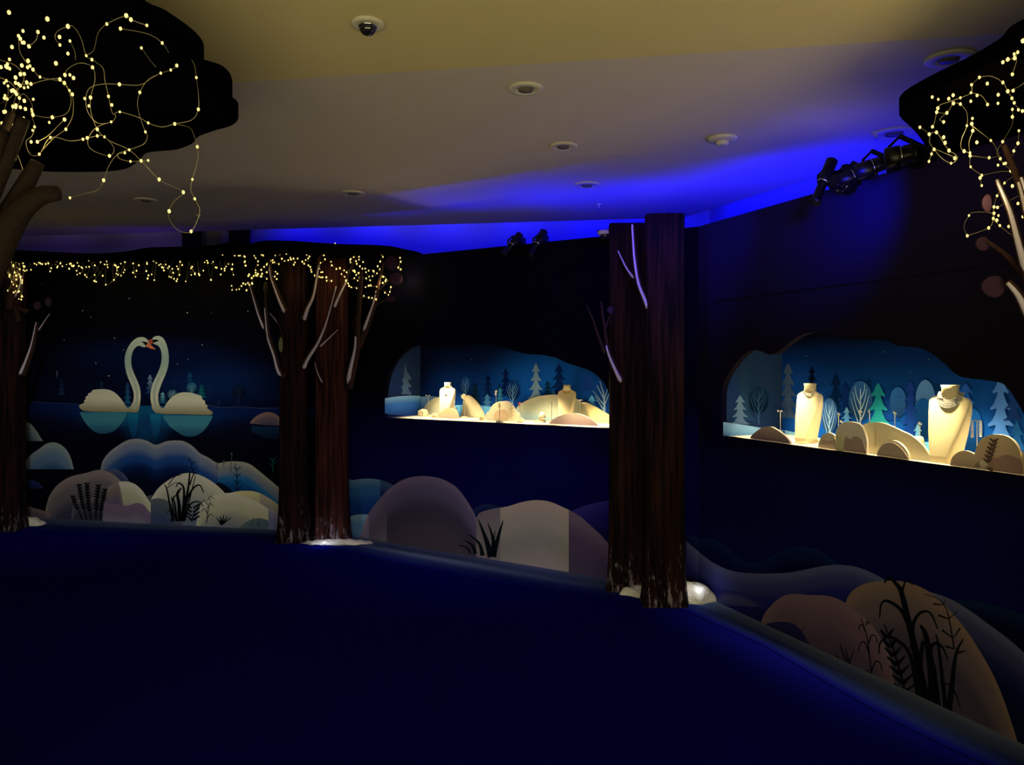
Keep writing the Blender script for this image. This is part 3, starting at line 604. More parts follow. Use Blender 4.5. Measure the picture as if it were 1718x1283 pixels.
# ---- case 2
LAY[0] = 0
K2, u0, u1, zt2, wb2 = case(W3, H2, c7, 'recessed jewellery display case with painted winter forest in the right wall')
tb, zb = boff(W3, *c7(1300, 420)); tb2, zb2 = boff(W3, *c7(850, 350)); tb0, zb0 = boff(W3, *c7(450, 300))
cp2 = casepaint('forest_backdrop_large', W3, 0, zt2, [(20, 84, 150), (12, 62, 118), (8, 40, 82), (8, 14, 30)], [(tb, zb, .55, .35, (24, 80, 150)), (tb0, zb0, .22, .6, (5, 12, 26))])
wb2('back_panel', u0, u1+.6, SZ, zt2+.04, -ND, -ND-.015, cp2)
wb2('side_panel', u0-.015, u0, SZ, zt2+.04, -.041, -ND, mat('side_print_two', C((34, 58, 104)), .95, 0, var=.1)); wb2('side_panel', u1, u1+.015, SZ, zt2+.04, -.041, -ND, mat('side_print_right', C((30, 90, 140)), .95, 0))
bh2 = backhit(W3); sh2 = sidehit(W3, u0)
pine(K2, c7, 190, 230, 540, 120, (40, 62, 74), (44, 70, 84), sh2, K=k_)
poly('painted_pine_tree', K2, c7, pine_pts(168, 400, 560, 100, 4), [(0, (120, 140, 130)), (1, (110, 130, 130))], sh2, k_, 2)
round_tree(K2, c7, 270, 350, 560, 110, (26, 50, 64), (60, 90, 110), sh2, k_)
poly('painted_pine_tree', K2, c7, pine_pts(430, 225, 530, 110, 5), [(0, (90, 104, 116)), (1, (74, 92, 110))], bh2, k_, 2)
for x, y0, y1, w_, ca, cb in ((560, 240, 400, 70, (10, 22, 40), (12, 26, 46)), (690, 280, 560, 110, (9, 34, 62), (10, 40, 72)), (740, 320, 560, 100, (16, 44, 92), (14, 46, 92)), (990, 330, 540, 110, (16, 56, 108), (18, 60, 116)), (1245, 330, 560, 110, (14, 46, 80), (16, 60, 96)), (870, 300, 420, 50, (10, 44, 84), (10, 44, 84)), (1400, 330, 560, 140, (40, 84, 150), (30, 80, 150))):
    pine(K2, c7, x, y0, y1, w_, ca, cb, bh2, K=k_)
for x, y0, y1, w_, cc in ((1030, 355, 520, 90, (52, 104, 156)), (1180, 315, 560, 110, (90, 130, 170)), (1170, 415, 640, 120, (24, 78, 130)), (1430, 470, 700, 130, (26, 84, 140))):
    poly('painted_round_tree', K2, c7, [(x+w_*.5*math.cos(2*PI*i/14), (y0+y1)/2+(y1-y0)*.5*math.sin(2*PI*i/14)) for i in range(14)], [(0, cc), (1, tuple(v*.55 for v in cc))], bh2, k_, 2)
pine(K2, c7, 1098, 320, 620, 110, (28, 54, 120), (26, 60, 120), bh2, 5, k_)
round_tree(K2, c7, 825, 322, 620, 130, (52, 96, 140), (190, 205, 215), bh2, k_); round_tree(K2, c7, 655, 415, 680, 90, (70, 110, 150), (180, 200, 215), bh2, k_)
poly('painted_pine_tree', K2, c7, pine_pts(922, 330, 640, 150, 4), [(0, (30, 124, 118)), (1, (40, 140, 124))], bh2, k_, 2, label='green painted pine in the larger case')
pine(K2, c7, 750, 465, 560, 70, (120, 170, 200), (80, 140, 180), bh2, 3, k_); pine(K2, c7, 1138, 555, 680, 76, (130, 180, 205), (90, 160, 200), bh2, 3, k_)
poly('painted_pine_tree', K2, c7, pine_pts(1590, 300, 660, 170, 4), [(0, (74, 110, 160)), (1, (84, 130, 180))], bh2, k_, 2)
pine(K2, c7, 1660, 340, 540, 110, (26, 50, 96), (26, 50, 96), bh2, 3, k_); pine(K2, c7, 1680, 540, 700, 130, (30, 80, 120), (30, 80, 120), bh2, 2, k_)
stars(K2, c7, [(955, 163, 4)], bh2, k_); stars(K2, c7, [(1198, 205, 4)], bh2, k_); stars(K2, c7, [(1098, 272, 3)], bh2, k_); stars(K2, c7, [(530, 187, 4)], bh2, k_)
hill('painted_snow_hill', K2, c7, [(76, 546), (180, 560), (300, 580), (412, 590)], [(76, 640), (412, 690)], [(0, (160, 190, 185)), (1, (100, 140, 150))], 26, None, sh2, k_)
hill('painted_snow_hill', K2, c7, [(412, 590), (500, 610), (640, 640), (760, 660)], 760, [(0, (150, 190, 200)), (1, (90, 150, 180))], 26, None, bh2, k_)
hill('painted_snow_hill', K2, c7, [(1080, 660), (1180, 655), (1260, 665), (1350, 700), (1500, 720), (1718, 740), (1800, 750)], 860, [(0, (120, 190, 210)), (1, (70, 150, 190))], 26, None, bh2, k_)

# ---- cut-out mounds standing on the shelves
def depth_at(w, px, py):
    p = zhit(px, py, SZ); return max(-ND+.03, min(-.045, (p-w.a).dot(w.n)))
def cut(w, c, pts, basepx, stops, label, name='mound_cutout', group=None, th=.012, cap=None, capcol=None):
    off = depth_at(w, *c(*basepx)); P = [w.hit(*q, off) for q in (tuple(v) for v in spline(mp(c, pts), 5))]
    for p in P: p.z = max(p.z, SZ+.002)
    P[0].z = P[-1].z = SZ+.002
    o = thing(name, label, 'cutout', (P[0]+P[-1])/2, group)
    bm = bmesh.new(); slab(bm, P, -w.n*th); uvl = bm.loops.layers.uv.new('UVMap')
    zs = [p.z for p in P]; z0, z1 = min(zs), max(zs)
    for f in bm.faces:
        for l in f.loops: l[uvl].uv = (0, (z1-l.vert.co.z)/(z1-z0))
    emit('board', bm, grad(stops, 1.0, .03), o)
    if cap:
        Q = [w.hit(*q, off+.004) for q in (tuple(v) for v in spline(mp(c, cap), 4, True))]
        for p in Q: p.z = max(p.z, SZ+.003)
        bm = bmesh.new(); slab(bm, Q, -w.n*.003); uvl = bm.loops.layers.uv.new('UVMap')
        for f in bm.faces:
            for l in f.loops: l[uvl].uv = (0, 0)
        emit('snow_cap', bm, flat(capcol, 1.0), o)
    return o, off
def cutstrokes(o, w, c, lines, off, col):
    LAY[0] = 0
    return strokes('leaf_spray', o, c, lines, col, lambda x, y, oo: w.hit(x, y, off+.005+oo), 1.0)
CR = [(0, (236, 226, 196)), (1, (214, 206, 182))]; MV = [(0, (206, 186, 176)), (1, (150, 128, 136))]; CG = [(0, (222, 222, 200)), (1, (190, 196, 186))]
BL = [(0, (200, 210, 200)), (1, (120, 160, 180))]
cut(W2, c6, [(318, 590), (340, 520), (370, 480), (410, 452), (460, 445), (520, 470), (560, 520), (590, 590)], (430, 571), CG, 'pale green-grey hill cutout behind the left bust of the smaller case', 'hill_cutout')
cut(W2, c6, [(600, 590), (612, 500), (625, 445), (655, 432), (700, 465), (740, 520), (765, 570), (772, 596)], (690, 586), CR, 'steep cream hill cutout right of the left bust in the smaller case', 'hill_cutout')
cut(W2, c6, [(980, 615), (985, 530), (1040, 480), (1120, 445), (1200, 430), (1290, 428), (1380, 440), (1440, 480), (1500, 560), (1520, 620)], (1200, 602), [(0, (226, 222, 200)), (.5, (196, 206, 196)), (1, (150, 180, 196))], 'broad blue-cream hill cutout behind the right bust of the smaller case', 'hill_cutout')
cut(W2, c6, [(1400, 640), (1430, 500), (1470, 480), (1530, 505), (1590, 540), (1650, 580), (1690, 650)], (1560, 622), [(0, (230, 216, 170)), (1, (220, 204, 160))], 'cream slope cutout at the right end of the smaller case', 'hill_cutout')
o, off = cut(W2, c6, [(772, 612), (778, 560), (800, 540), (815, 510), (850, 482), (900, 472), (940, 478), (970, 510), (985, 545), (1010, 560), (1020, 590), (1040, 600), (1040, 616)], (900, 612), CR, 'cloud-shaped cream mound cutout with leaf sprays in the smaller case', cap=[(830, 585), (850, 545), (900, 530), (935, 560), (920, 595), (870, 605)], capcol=(200, 176, 150))
cutstrokes(o, W2, c6, [([(960, 590), (950, 540), (955, 500)], 4, 3)]+[([(955, y), (955+s*20, y-14)], 8, 3) for y, s in ((530, 1), (540, -1), (555, 1), (565, -1), (580, 1), (590, -1))], off, (196, 178, 140))
cut(W2, c6, [(440, 592), (450, 560), (480, 530), (520, 522), (555, 535), (578, 565), (584, 597)], (510, 595), [(0, (214, 190, 160)), (1, (186, 160, 150))], 'small rose mound cutout in front of the left bust of the smaller case')
cut(W2, c6, [(1215, 632), (1250, 600), (1310, 570), (1380, 558), (1440, 565), (1510, 595), (1550, 630), (1562, 650)], (1380, 640), MV, 'low mauve mound cutout in front of the right bust of the smaller case')
cut(W3, c7, [(220, 636), (240, 610), (285, 578), (320, 572), (350, 577), (400, 610), (430, 640), (445, 668)], (330, 652), [(0, (196, 172, 160)), (1, (140, 120, 136))], 'low mauve mound cutout at the left end of the larger case')
o, off = cut(W3, c7, [(828, 720), (826, 620), (834, 575), (850, 556), (900, 547), (960, 555), (1040, 590), (1110, 625), (1170, 680), (1224, 765)], (1020, 738), CR, 'broad cream hill cutout in the middle of the larger case', 'hill_cutout')
cutstrokes(o, W3, c7, [([(906, 680), (908, 600), (908, 570)], 12, 2)], off, (206, 196, 160))
cut(W3, c7, [(590, 693), (600, 650), (620, 615), (655, 605), (685, 620), (700, 650), (705, 700)], (640, 692), [(0, (226, 216, 196)), (1, (206, 196, 176))], 'small snow-capped mound cutout left of the pale grass sprig in the larger case', cap=[(600, 690), (608, 655), (630, 640), (660, 648), (690, 640), (700, 695), (650, 697)], capcol=(186, 166, 156))
o, off = cut(W3, c7, [(690, 706), (690, 610), (705, 570), (735, 548), (780, 545), (825, 562), (850, 610), (860, 660), (858, 722)], (775, 712), [(0, (230, 222, 210)), (1, (214, 204, 196))], 'tall snow-capped mauve mound cutout behind the pale grass sprig', cap=[(742, 708), (742, 630), (770, 640), (795, 625), (830, 640), (850, 690), (852, 716), (800, 714)], capcol=(176, 152, 150))
cut(W3, c7, [(912, 738), (925, 695), (955, 660), (985, 648), (1020, 650), (1060, 680), (1085, 720), (1092, 762)], (1000, 750), [(0, (226, 218, 200)), (1, (206, 196, 180))], 'snow-capped mound cutout left of the bracelet holder', cap=[(918, 738), (930, 690), (955, 665), (1000, 660), (1030, 675), (1060, 705), (1085, 755), (1000, 748)], capcol=(190, 170, 158))
o, off = cut(W3, c7, [(1440, 800), (1448, 720), (1475, 650), (1520, 620), (1560, 614), (1620, 622), (1670, 660), (1700, 730), (1704, 838)], (1580, 820), [(0, (232, 210, 176)), (1, (206, 176, 160))], 'large rose mound cutout with a dark leaf spray right of the right bust', cap=[(1530, 812), (1530, 750), (1580, 740), (1620, 725), (1670, 740), (1700, 760), (1700, 832), (1600, 822)], capcol=(178, 146, 140))
cutstrokes(o, W3, c7, [([(1520, 770), (1530, 700), (1560, 635)], 5, 3)]+[([(1520+(k*7), 765-k*22), (1520+k*7+s*24, 745-k*22)], 16, 7) for k in range(6) for s in (-1, 1)], off, (104, 84, 78))
cut(W3, c7, [(1312, 790), (1325, 740), (1360, 710), (1400, 703), (1445, 720), (1475, 760), (1480, 805)], (1395, 800), [(0, (226, 204, 176)), (1, (200, 176, 160))], 'rounded rose mound cutout at the foot of the right bust')
o, off = cut(W3, c7, [(1442, 804), (1455, 775), (1480, 758), (1510, 757), (1540, 780), (1562, 820)], (1500, 815), [(0, (232, 216, 196)), (1, (214, 196, 180))], 'smallest pale mound cutout near the front right of the larger case')
cutstrokes(o, W3, c7, [([(1545, 815), (1530+s*12, 790)], 8, 3) for s in (-2, -1, 0, 1)], off, (110, 96, 84))
cut(W3, c7, [(1695, 836), (1702, 745), (1720, 700), (1760, 690), (1800, 720), (1810, 870)], (1712, 845), [(0, (232, 214, 176)), (1, (214, 190, 160))], 'cream mound cutout at the far right end of the larger case')
# pale sprig beside mound
o = thing('grass_sprig', 'pale yellow-green grass sprig standing between two snow-capped mounds', 'grass', zhit(*c7(715, 707), SZ)); bm = bmesh.new()
so = depth_at(W3, *c7(715, 705))
for pts in ([(700, 706), (690, 650), (682, 625)], [(708, 706), (705, 640), (706, 605)], [(720, 706), (728, 650), (734, 600)], [(712, 706), (716, 660), (722, 612)], [(728, 706), (740, 670), (746, 640)]):
    P = [W3.hit(*c7(*q), so) for q in spline([Vector(p) for p in pts], 4)]; n = len(P)
    tube(bm, P, [.004*(1-abs(2*i/(n-1)-1)*.6) for i in range(n)], 5)
emit('blade', bm, mat('sprig_green', C((196, 196, 140)), .8), o)

# ---- busts
linen = mat('display_linen', C((240, 226, 188)), .85, .1, var=.03, scale=200)
def bust(w, basepx, c, h, label, wd=1.0, turn=0):
    p = zhit(*c(*basepx), SZ); d = (p-w.a).dot(w.n); d = max(-ND+.10, min(-.10, d)); p = w.hit(*c(*basepx), d); p.z = SZ
    t = thing('necklace_bust', label, 'bust', p, 'necklace busts'); s = h/.345
    fwd = Matrix.Rotation(turn, 3, 'Z') @ w.n; side = Vector((-fwd.y, fwd.x, 0))
    R = [(0, .048, .072, -.020), (.03, .054, .068, -.020), (.08, .066, .058, -.021), (.13, .079, .044, -.022), (.18, .088, .029, -.023), (.225, .096, .015, -.024), (.255, .100, .006, -.025), (.272, .099, .002, -.026), (.284, .088, -.001, -.027), (.293, .066, -.002, -.028), (.300, .045, .004, -.033), (.310, .038, .012, -.038), (.328, .036, .014, -.040), (.345, .040, .018, -.044)]
    bm = bmesh.new(); n = 28; rings = []
    for z, a_, f_, b_ in R:
        rg = []
        for k in range(n):
            an = 2*PI*k/n; cx_, sy_ = math.cos(an), math.sin(an); e = .28 if z < .25 else (.45 if z < .29 else .95)
            x = a_*wd*math.copysign(abs(cx_)**e, cx_); y = (f_ if sy_ > 0 else -b_)*math.copysign(abs(sy_)**e, sy_)
            rg.append(bm.verts.new(p+side*x*s+fwd*(y+(.5*(f_+b_) if 0 else 0))*s+Vector((0, 0, z*s+.001))))
        rings.append(rg)
    for A_, B_ in zip(rings, rings[1:]):
        for k in range(n): bm.faces.new((A_[k], A_[(k+1) % n], B_[(k+1) % n], B_[k]))
    bm.faces.new(rings[0][::-1]); bm.faces.new(rings[-1]); bmesh.ops.recalc_face_normals(bm, faces=bm.faces)
    emit('torso', bm, linen, t, smooth=True)
    return p, fwd, side, s
gold = mat('gold', C((214, 180, 96)), .3, .5, .9, var=.1); silver = mat('silver', C((225, 225, 220)), .25, .5, .9, var=.2, scale=300)
gem = mat('diamond_setting', C((235, 235, 225)), .15, .8, .5, var=.5, scale=500, bump=.6, bscale=500)
def necklace(b, label, m, drop, rows=1, r=.0022, pendant=False, wide=0.0, beads=True):
    p, fwd, side, s = b; t = thing('necklace', label, 'necklace', p+fwd*.035*s+Vector((0, 0, .29*s)))
    def pt(u, ex):
        an = PI*u; x = math.cos(an)*(.040+ex*.7)*s; dr = math.sin(an)
        z = (.312-(drop+ex)*dr**.8)*s
        zz = z/s; f = .012 if zz > .30 else (.012 if zz > .285 else .004+(.272-zz)*.30)
        return p+side*x+fwd*((f*s+.006)*dr**.7-.014*s*(1-dr**.7))+Vector((0, 0, z))
    for q in range(rows):
        ex = wide*q; P = [pt(i/30, ex) for i in range(31)]
        bm = bmesh.new(); tube(bm, P, r*.6, 5)
        if beads:
            for i in range(0, 31, 1): ball(bm, P[i], r, 1)
        emit('chain', bm, m, t)
    if pendant:
        bm = bmesh.new(); q = pt(.5, 0); lathe(bm, [(.001, -.004), (.009, -.003), (.009, .003), (.001, .004)], q-Vector((0, 0, .012)), fwd, 12); emit('pendant', bm, m, t)
b1 = bust(W2, (505, 590), c6, .300, 'cream necklace bust with a single pendant, left in the smaller case', .92)
b2 = bust(W2, (1345, 610), c6, .292, 'cream necklace bust at the right of the smaller case', .92)
b3 = bust(W3, (545, 655), c7, .338, 'cream necklace bust at the left of the larger case', .98)
b4 = bust(W3, (1310, 765), c7, .352, 'cream necklace bust wearing the broad necklace, right in the larger case', 1.03)
necklace(b1, 'fine necklace with a round pendant on the left bust of the smaller case', silver, .075, 1, .0012, True, beads=False)
necklace(b2, 'double gold chain necklace on the right bust of the smaller case', gold, .040, 2, .0022, wide=.008)
necklace(b3, 'narrow diamond collar on the left bust of the larger case', gem, .035, 2, .0024, wide=.005)
necklace(b4, 'broad multi-row diamond collar on the right bust of the larger case', gem, .035, 6, .0034, wide=.0065)
# bust 3 scarf-like base
o = thing('base_plate', 'wavy cream plinth plate under the left bust of the larger case', 'plinth', zhit(*c7(525, 668), SZ)); bm = bmesh.new()
P = [(448, 660), (500, 668), (560, 668), (600, 655), (590, 645), (565, 650), (540, 662), (500, 660)]
oo = depth_at(W3, *c7(525, 668)); oo = max(oo, -.11)
slab(bm, [W3.hit(*c7(*q), oo)+Vector((0, 0, .0)) for q in P], -W3.n*.02); bmesh.ops.translate(bm, verts=bm.verts, vec=(0, 0, SZ+.001-min(v.co.z for v in bm.verts))); emit('plate', bm, linen, o)

# ---- stands
plinm = mat('stand_lacquer', C((216, 206, 176)), .5, .3)
def stand(w, c, topp, basepx, kind, label, base=.022, depth=None):
    """display stand; pole foot at basepx on the shelf, head at the height of topp"""
    p = zhit(*c(*basepx), SZ); d = (p-w.a).dot(w.n); d = max(-ND+.04, min(-.05, d)) if depth is None else depth
    p = w.hit(*c(*basepx), d); p.z = SZ
    q = w.hit(*c(*topp), d); z = q.z; p = Vector((q.x, q.y, SZ))
    t = thing('jewellery_stand', label, 'stand', p)
    rot = Matrix.Rotation(math.atan2(w.d.y, w.d.x), 3, 'Z')
    bm = bmesh.new(); box(bm, p+Vector((0, 0, .007)), (base*2, base*1.4, .012), rot); bmesh.ops.bevel(bm, geom=bm.edges, offset=.0015, segments=1); emit('base', bm, plinm, t)
    bm = bmesh.new(); tube(bm, [p+Vector((0, 0, .012)), Vector((p.x, p.y, z-.002))], .0022, 8); emit('pole', bm, silver, t)
    top = Vector((p.x, p.y, z)); side = w.d
    if kind == 'T':
        bm = bmesh.new(); tube(bm, [top-side*.022, top+side*.022], .0022, 8); emit('crossbar', bm, silver, t)
    else:
        bm = bmesh.new(); box(bm, top, (.008, .004, .008), rot); emit('clip', bm, silver, t)
    return top, side, w.n
def earring(pos, n, label, L=0.0, r=.006, m=None, group=None):
    t = thing('earring', label, 'earring', pos, group); bm = bmesh.new(); m = m or silver
    q = pos+n*.005
    if L == 0:
        for k in range(6): ball(bm, q+Vector((0, 0, 0))+(Vector((0, 0, 1))*math.sin(k*PI/3)+n.cross(Vector((0, 0, 1)))*math.cos(k*PI/3))*r*.7, r*.5, 1)
        ball(bm, q+n*.002, r*.5, 1); emit('flower', bm, m, t)
    else:
        for i in range(int(L/.006)):
            for s in (-1, 0, 1): ball(bm, q-Vector((0, 0, i*.006+.004))+n.cross(Vector((0, 0, 1)))*s*.0045, .0028, 1)
        emit('drop', bm, m, t)
def jring(pos, n, label, r=.012, m=None, tilt=0):
    t = thing('ring', label, 'ring', pos); bm = bmesh.new(); side = n.cross(Vector((0, 0, 1)))
    P = [pos+side*math.cos(2*PI*k/16)*r*.8+Vector((0, 0, 1))*math.sin(2*PI*k/16)*r+n*.004 for k in range(17)]
    tube(bm, P, .0026, 6, False); emit('band', bm, m or gold, t)
    bm = bmesh.new(); ball(bm, pos+Vector((0, 0, r+.003))+n*.004, .006, 1); emit('stone', bm, gem, t)
# case 1 stands
tp, sd_, nn = stand(W2, c6, (370, 432), (372, 578), 'T', 'thin T-shaped earring stand left of the left bust in the smaller case')
earring(tp-sd_*.018, nn, 'flower earring on the left end of the T-stand left of the smaller case bust'); earring(tp+sd_*.018, nn, 'flower earring on the right end of the T-stand left of the smaller case bust')
tp, sd_, nn = stand(W2, c6, (557, 490), (560, 575), 'P', 'short pin stand beside the round brooch stand, smaller case', .012)
earring(tp, nn, 'small stud earring on the short pin stand beside the round brooch stand')
tp, sd_, nn = stand(W2, c6, (625, 440), (625, 592), 'P', 'pole stand with block base carrying the round brooch', .024)
t = thing('brooch', 'round pearly flower brooch on the pole stand of the smaller case', 'brooch', tp); bm = bmesh.new(); lathe(bm, [(.004, -.006), (.020, -.005), (.024, 0), (.018, .006), (.004, .009)], tp+nn*.008, nn, 16); emit('disc', bm, mat('pearl', C((236, 218, 180)), .4, .4, bump=.5, bscale=90), t)
bm = bmesh.new(); [ball(bm, tp+nn*.014+(sd_*math.cos(k*PI/3+.4)+Vector((0, 0, 1))*math.sin(k*PI/3+.4))*.015-sd_*.012, .005, 1) for k in range(6)]; emit('petals', bm, gem, t)
tp, sd_, nn = stand(W2, c6, (848, 412), (850, 596), 'P', 'tall pin stand behind the cloud-shaped mound, smaller case', .012, -.36)
earring(tp, nn, 'silver drop earring on the tall pin stand behind the cloud-shaped mound', .026, m=gem); earring(tp+sd_*.004+Vector((0, 0, .01)), nn, 'oval cluster earring above the drop on the tall pin stand', r=.010)
tp, sd_, nn = stand(W2, c6, (872, 505), (872, 608), 'P', 'pin stand with block base in front of the cloud-shaped mound', .024, -.06)
jring(tp, nn, 'oval gold ring standing on the pin stand before the cloud-shaped mound', .014)
tp, sd_, nn = stand(W2, c6, (1016, 500), (1018, 606), 'P', 'pin stand holding the red flower, right of the cloud-shaped mound', .02, -.14)
t = thing('flower_brooch', 'red and gold flower brooch on the pin stand right of the cloud-shaped mound', 'brooch', tp); bm = bmesh.new(); [ball(bm, tp+nn*.008+(sd_*math.cos(k*PI/2.5)+Vector((0, 0, 1))*math.sin(k*PI/2.5))*.009+Vector((0, 0, .008)), .006, 1) for k in range(5)]; emit('petals', bm, mat('red_enamel', C((150, 50, 50)), .3, .5), t)
bm = bmesh.new(); ball(bm, tp+nn*.01+Vector((0, 0, .008))+sd_*.012, .008, 1); emit('centre', bm, silver, t)
tp, sd_, nn = stand(W2, c6, (1238, 482), (1240, 600), 'P', 'thin pin stand left of the right bust, smaller case', .014, -.22)
earring(tp, nn, 'round stud earring on the thin pin stand left of the right bust')
tp, sd_, nn = stand(W2, c6, (1437, 465), (1437, 600), 'T', 'tall thin T-stand right of the right bust, smaller case', .012, -.20)
tp, sd_, nn = stand(W2, c6, (1477, 488), (1477, 600), 'T', 'shorter T-stand at the right end of the smaller case', .012, -.16)
def ringcone(w, c, basepx, topy, label, tilt=.3):
    d = depth_at(w, *c(*basepx)); p = w.hit(*c(*basepx), d); p.z = SZ; zt_ = w.hit(basepx[0] and c(*basepx)[0], c(0, topy)[1], d).z
    t = thing('bracelet_holder', label, 'holder', p); rot = Matrix.Rotation(math.atan2(w.d.y, w.d.x), 3, 'Z'); h = zt_-SZ
    bm = bmesh.new(); box(bm, p+Vector((0, 0, .008)), (.075, .05, .014), rot); bmesh.ops.bevel(bm, geom=bm.edges, offset=.002, segments=1); emit('base', bm, plinm, t)
    ax = (Vector((0, 0, 1))+w.d*tilt).normalized()
    bm = bmesh.new(); lathe(bm, [(.006, .012), (.010, .02), (.020, h*.3), (.024, h*.5), (.023, h*.8), (.019, h*.97), (.012, h)], p, ax, 20); emit('cylinder', bm, linen, t, True)
    t2 = thing('bracelet', 'jewelled bracelet around the '+label.split(',')[0].replace('cream ', ''), 'bracelet', p+ax*h*.6)
    bm = bmesh.new(); x, y = frame_of(ax); P = [p+ax*(h*.62+.003*math.sin(5*k))+(x*math.cos(2*PI*k/24)+y*math.sin(2*PI*k/24))*.0265 for k in range(25)]
    tube(bm, P, .003, 6, False); emit('band', bm, gem, t2)
ringcone(W2, c6, (1158, 622), 548, 'small tilted cream bracelet holder, smaller case', .35)
ringcone(W3, c7, (1148, 750), 625, 'upright cream bracelet holder on block base, larger case', -.05)
# sculpted rock-like pieces (case 1 left)
def rockpiece(w, c, px, r, label, m):
    d = depth_at(w, *c(*px)); p = w.hit(*c(*px), d); p.z = SZ
    t = thing('ring_rock', label, 'rock', p); bm = bmesh.new(); random.seed(int(px[0]))
    for k in range(7):
        a_ = k*.9; ball(bm, p+w.d*math.cos(a_)*r*.55+Vector((0, 0, r*(.45+.35*math.sin(a_)))), r*random.uniform(.35, .5), 2, (1, .8, 1))
    for v in bm.verts: v.co.z = max(v.co.z, SZ+.001)
    emit('rock', bm, m, t, True)
    bm = bmesh.new(); P = [p+w.n*r*.5+w.d*math.cos(2*PI*k/14)*r*.35+Vector((0, 0, r*.8+math.sin(2*PI*k/14)*r*.35)) for k in range(15)]; tube(bm, P, .003, 5, False); emit('ring', bm, gem, t)
rockm = mat('plaster_rock', C((214, 196, 164)), .8, .1, bump=.6, bscale=60)
rockpiece(W2, c6, (335, 580), .055, 'lumpy cream rock holding a ring, leftmost in the smaller case', rockm)
rockpiece(W2, c6, (415, 588), .036, 'smaller lumpy cream rock beside the rose mound', rockm)
rockpiece(W2, c6, (747, 606), .024, 'tiny gold ring rock before the steep cream hill', mat('gold_rock', C((220, 190, 120)), .4, .4, .4))
# case 2 stands
tp, sd_, nn = stand(W3, c7, (388, 486), (390, 610), 'T', 'thin T-shaped earring stand left of the left bust in the larger case', .012, -.26)
earring(tp-sd_*.016, nn, 'stud earring on the near end of the T-stand left of the larger case bust'); earring(tp+sd_*.016, nn, 'stud earring on the far end of the T-stand left of the larger case bust')
for x, y, dpt, lab in ((706, 500, -.30, 'stud earring pin right of the left bust, larger case'), (722, 543, -.24, 'lowest stud earring pin behind the tall mauve mound'), (826, 486, -.30, 'pin stand behind the tall mauve mound, left of the block base stand'), (1013, 494, -.32, 'pin stand rising behind the broad cream hill'), (1150, 552, -.30, 'pin stand behind the bracelet holder, larger case')):
    tp, sd_, nn = stand(W3, c7, (x, y), (x, 690), 'P', lab, .012, dpt)
    earring(tp, nn, 'small flower earring on the '+lab.split(',')[0]); earring(tp+sd_*.012-Vector((0, 0, .004)), nn, 'second flower earring on the '+lab.split(',')[0], r=.004)
tp, sd_, nn = stand(W3, c7, (875, 486), (880, 705), 'P', 'tall pin stand with block base before the broad cream hill', .024, -.13)
earring(tp, nn, 'flower earring on the tall pin stand before the broad cream hill')
tp, sd_, nn = stand(W3, c7, (1462, 538), (1460, 735), 'T', 'tall T-stand with two tassel earrings right of the right bust', .018, -.22)
earring(tp-sd_*.020, nn, 'long diamond tassel earring on the far end of the tall T-stand', .08, m=gem); earring(tp+sd_*.020, nn, 'long diamond tassel earring on the near end of the tall T-stand', .075, m=gem)

# ================================================================== TREES
def bark(name, top, low, K=1.0):
    m, nt, b = base_mat(name, .9, .1); N = nt.nodes; L = nt.links
    tc = N.new('ShaderNodeTexCoord'); mpg = N.new('ShaderNodeMapping'); mpg.inputs['Scale'].default_value = (22, 22, 1.2)
    L.new(tc.outputs['Object'], mpg.inputs[0]); nz = N.new('ShaderNodeTexNoise'); nz.inputs['Scale'].default_value = 1.6; nz.inputs['Detail'].default_value = 6
    L.new(mpg.outputs[0], nz.inputs['Vector']); r = N.new('ShaderNodeValToRGB')
    r.color_ramp.elements[0].position = .38; r.color_ramp.elements[0].color = C(low, K)
    r.color_ramp.elements[1].position = .66; r.color_ramp.elements[1].color = C(top, K); L.new(nz.outputs['Fac'], r.inputs[0])
    # frost scuffs near the foot
    sp = N.new('ShaderNodeSeparateXYZ'); L.new(tc.outputs['Object'], sp.inputs[0])
    mr = N.new('ShaderNodeMapRange'); mr.inputs[1].default_value = 0; mr.inputs[2].default_value = .55; mr.inputs[3].default_value = .10; mr.inputs[4].default_value = -.10
    L.new(sp.outputs['Z'], mr.inputs[0]); m2_ = N.new('ShaderNodeMapping'); m2_.inputs['Scale'].default_value = (26, 26, 5)
    L.new(tc.outputs['Object'], m2_.inputs[0]); n2 = N.new('ShaderNodeTexNoise'); n2.inputs['Scale'].default_value = 1.5; n2.inputs['Detail'].default_value = 8; n2.inputs['Roughness'].default_value = .75
    L.new(m2_.outputs[0], n2.inputs['Vector']); ad = N.new('ShaderNodeMath'); ad.operation = 'ADD'; L.new(n2.outputs['Fac'], ad.inputs[0]); L.new(mr.outputs[0], ad.inputs[1])
    st = N.new('ShaderNodeMapRange'); st.inputs[1].default_value = .60; st.inputs[2].default_value = .68; L.new(ad.outputs[0], st.inputs[0])
    mx = N.new('ShaderNodeMix'); mx.data_type = 'RGBA'; mx.inputs[7].default_value = C((138, 130, 150), K)
    L.new(st.outputs[0], mx.inputs[0]); L.new(r.outputs[0], mx.inputs[6]); L.new(mx.outputs[2], b.inputs['Base Color'])
    bp = N.new('ShaderNodeBump'); bp.inputs['Strength'].default_value = .8; bp.inputs['Distance'].default_value = .02
    L.new(nz.outputs['Fac'], bp.inputs['Height']); L.new(bp.outputs['Normal'], b.inputs['Normal']); return m
BARK_LIT = bark('painted_bark_lit', (78, 42, 38), (30, 15, 17)); BARK = bark('painted_bark', (46, 25, 22), (12, 6, 9)); BARKD = mat('branch_bark', C((50, 33, 30)), .9, .1, var=.3, scale=40, bump=.6, bscale=40)  # the redder bark has its pinkish light put into the colour
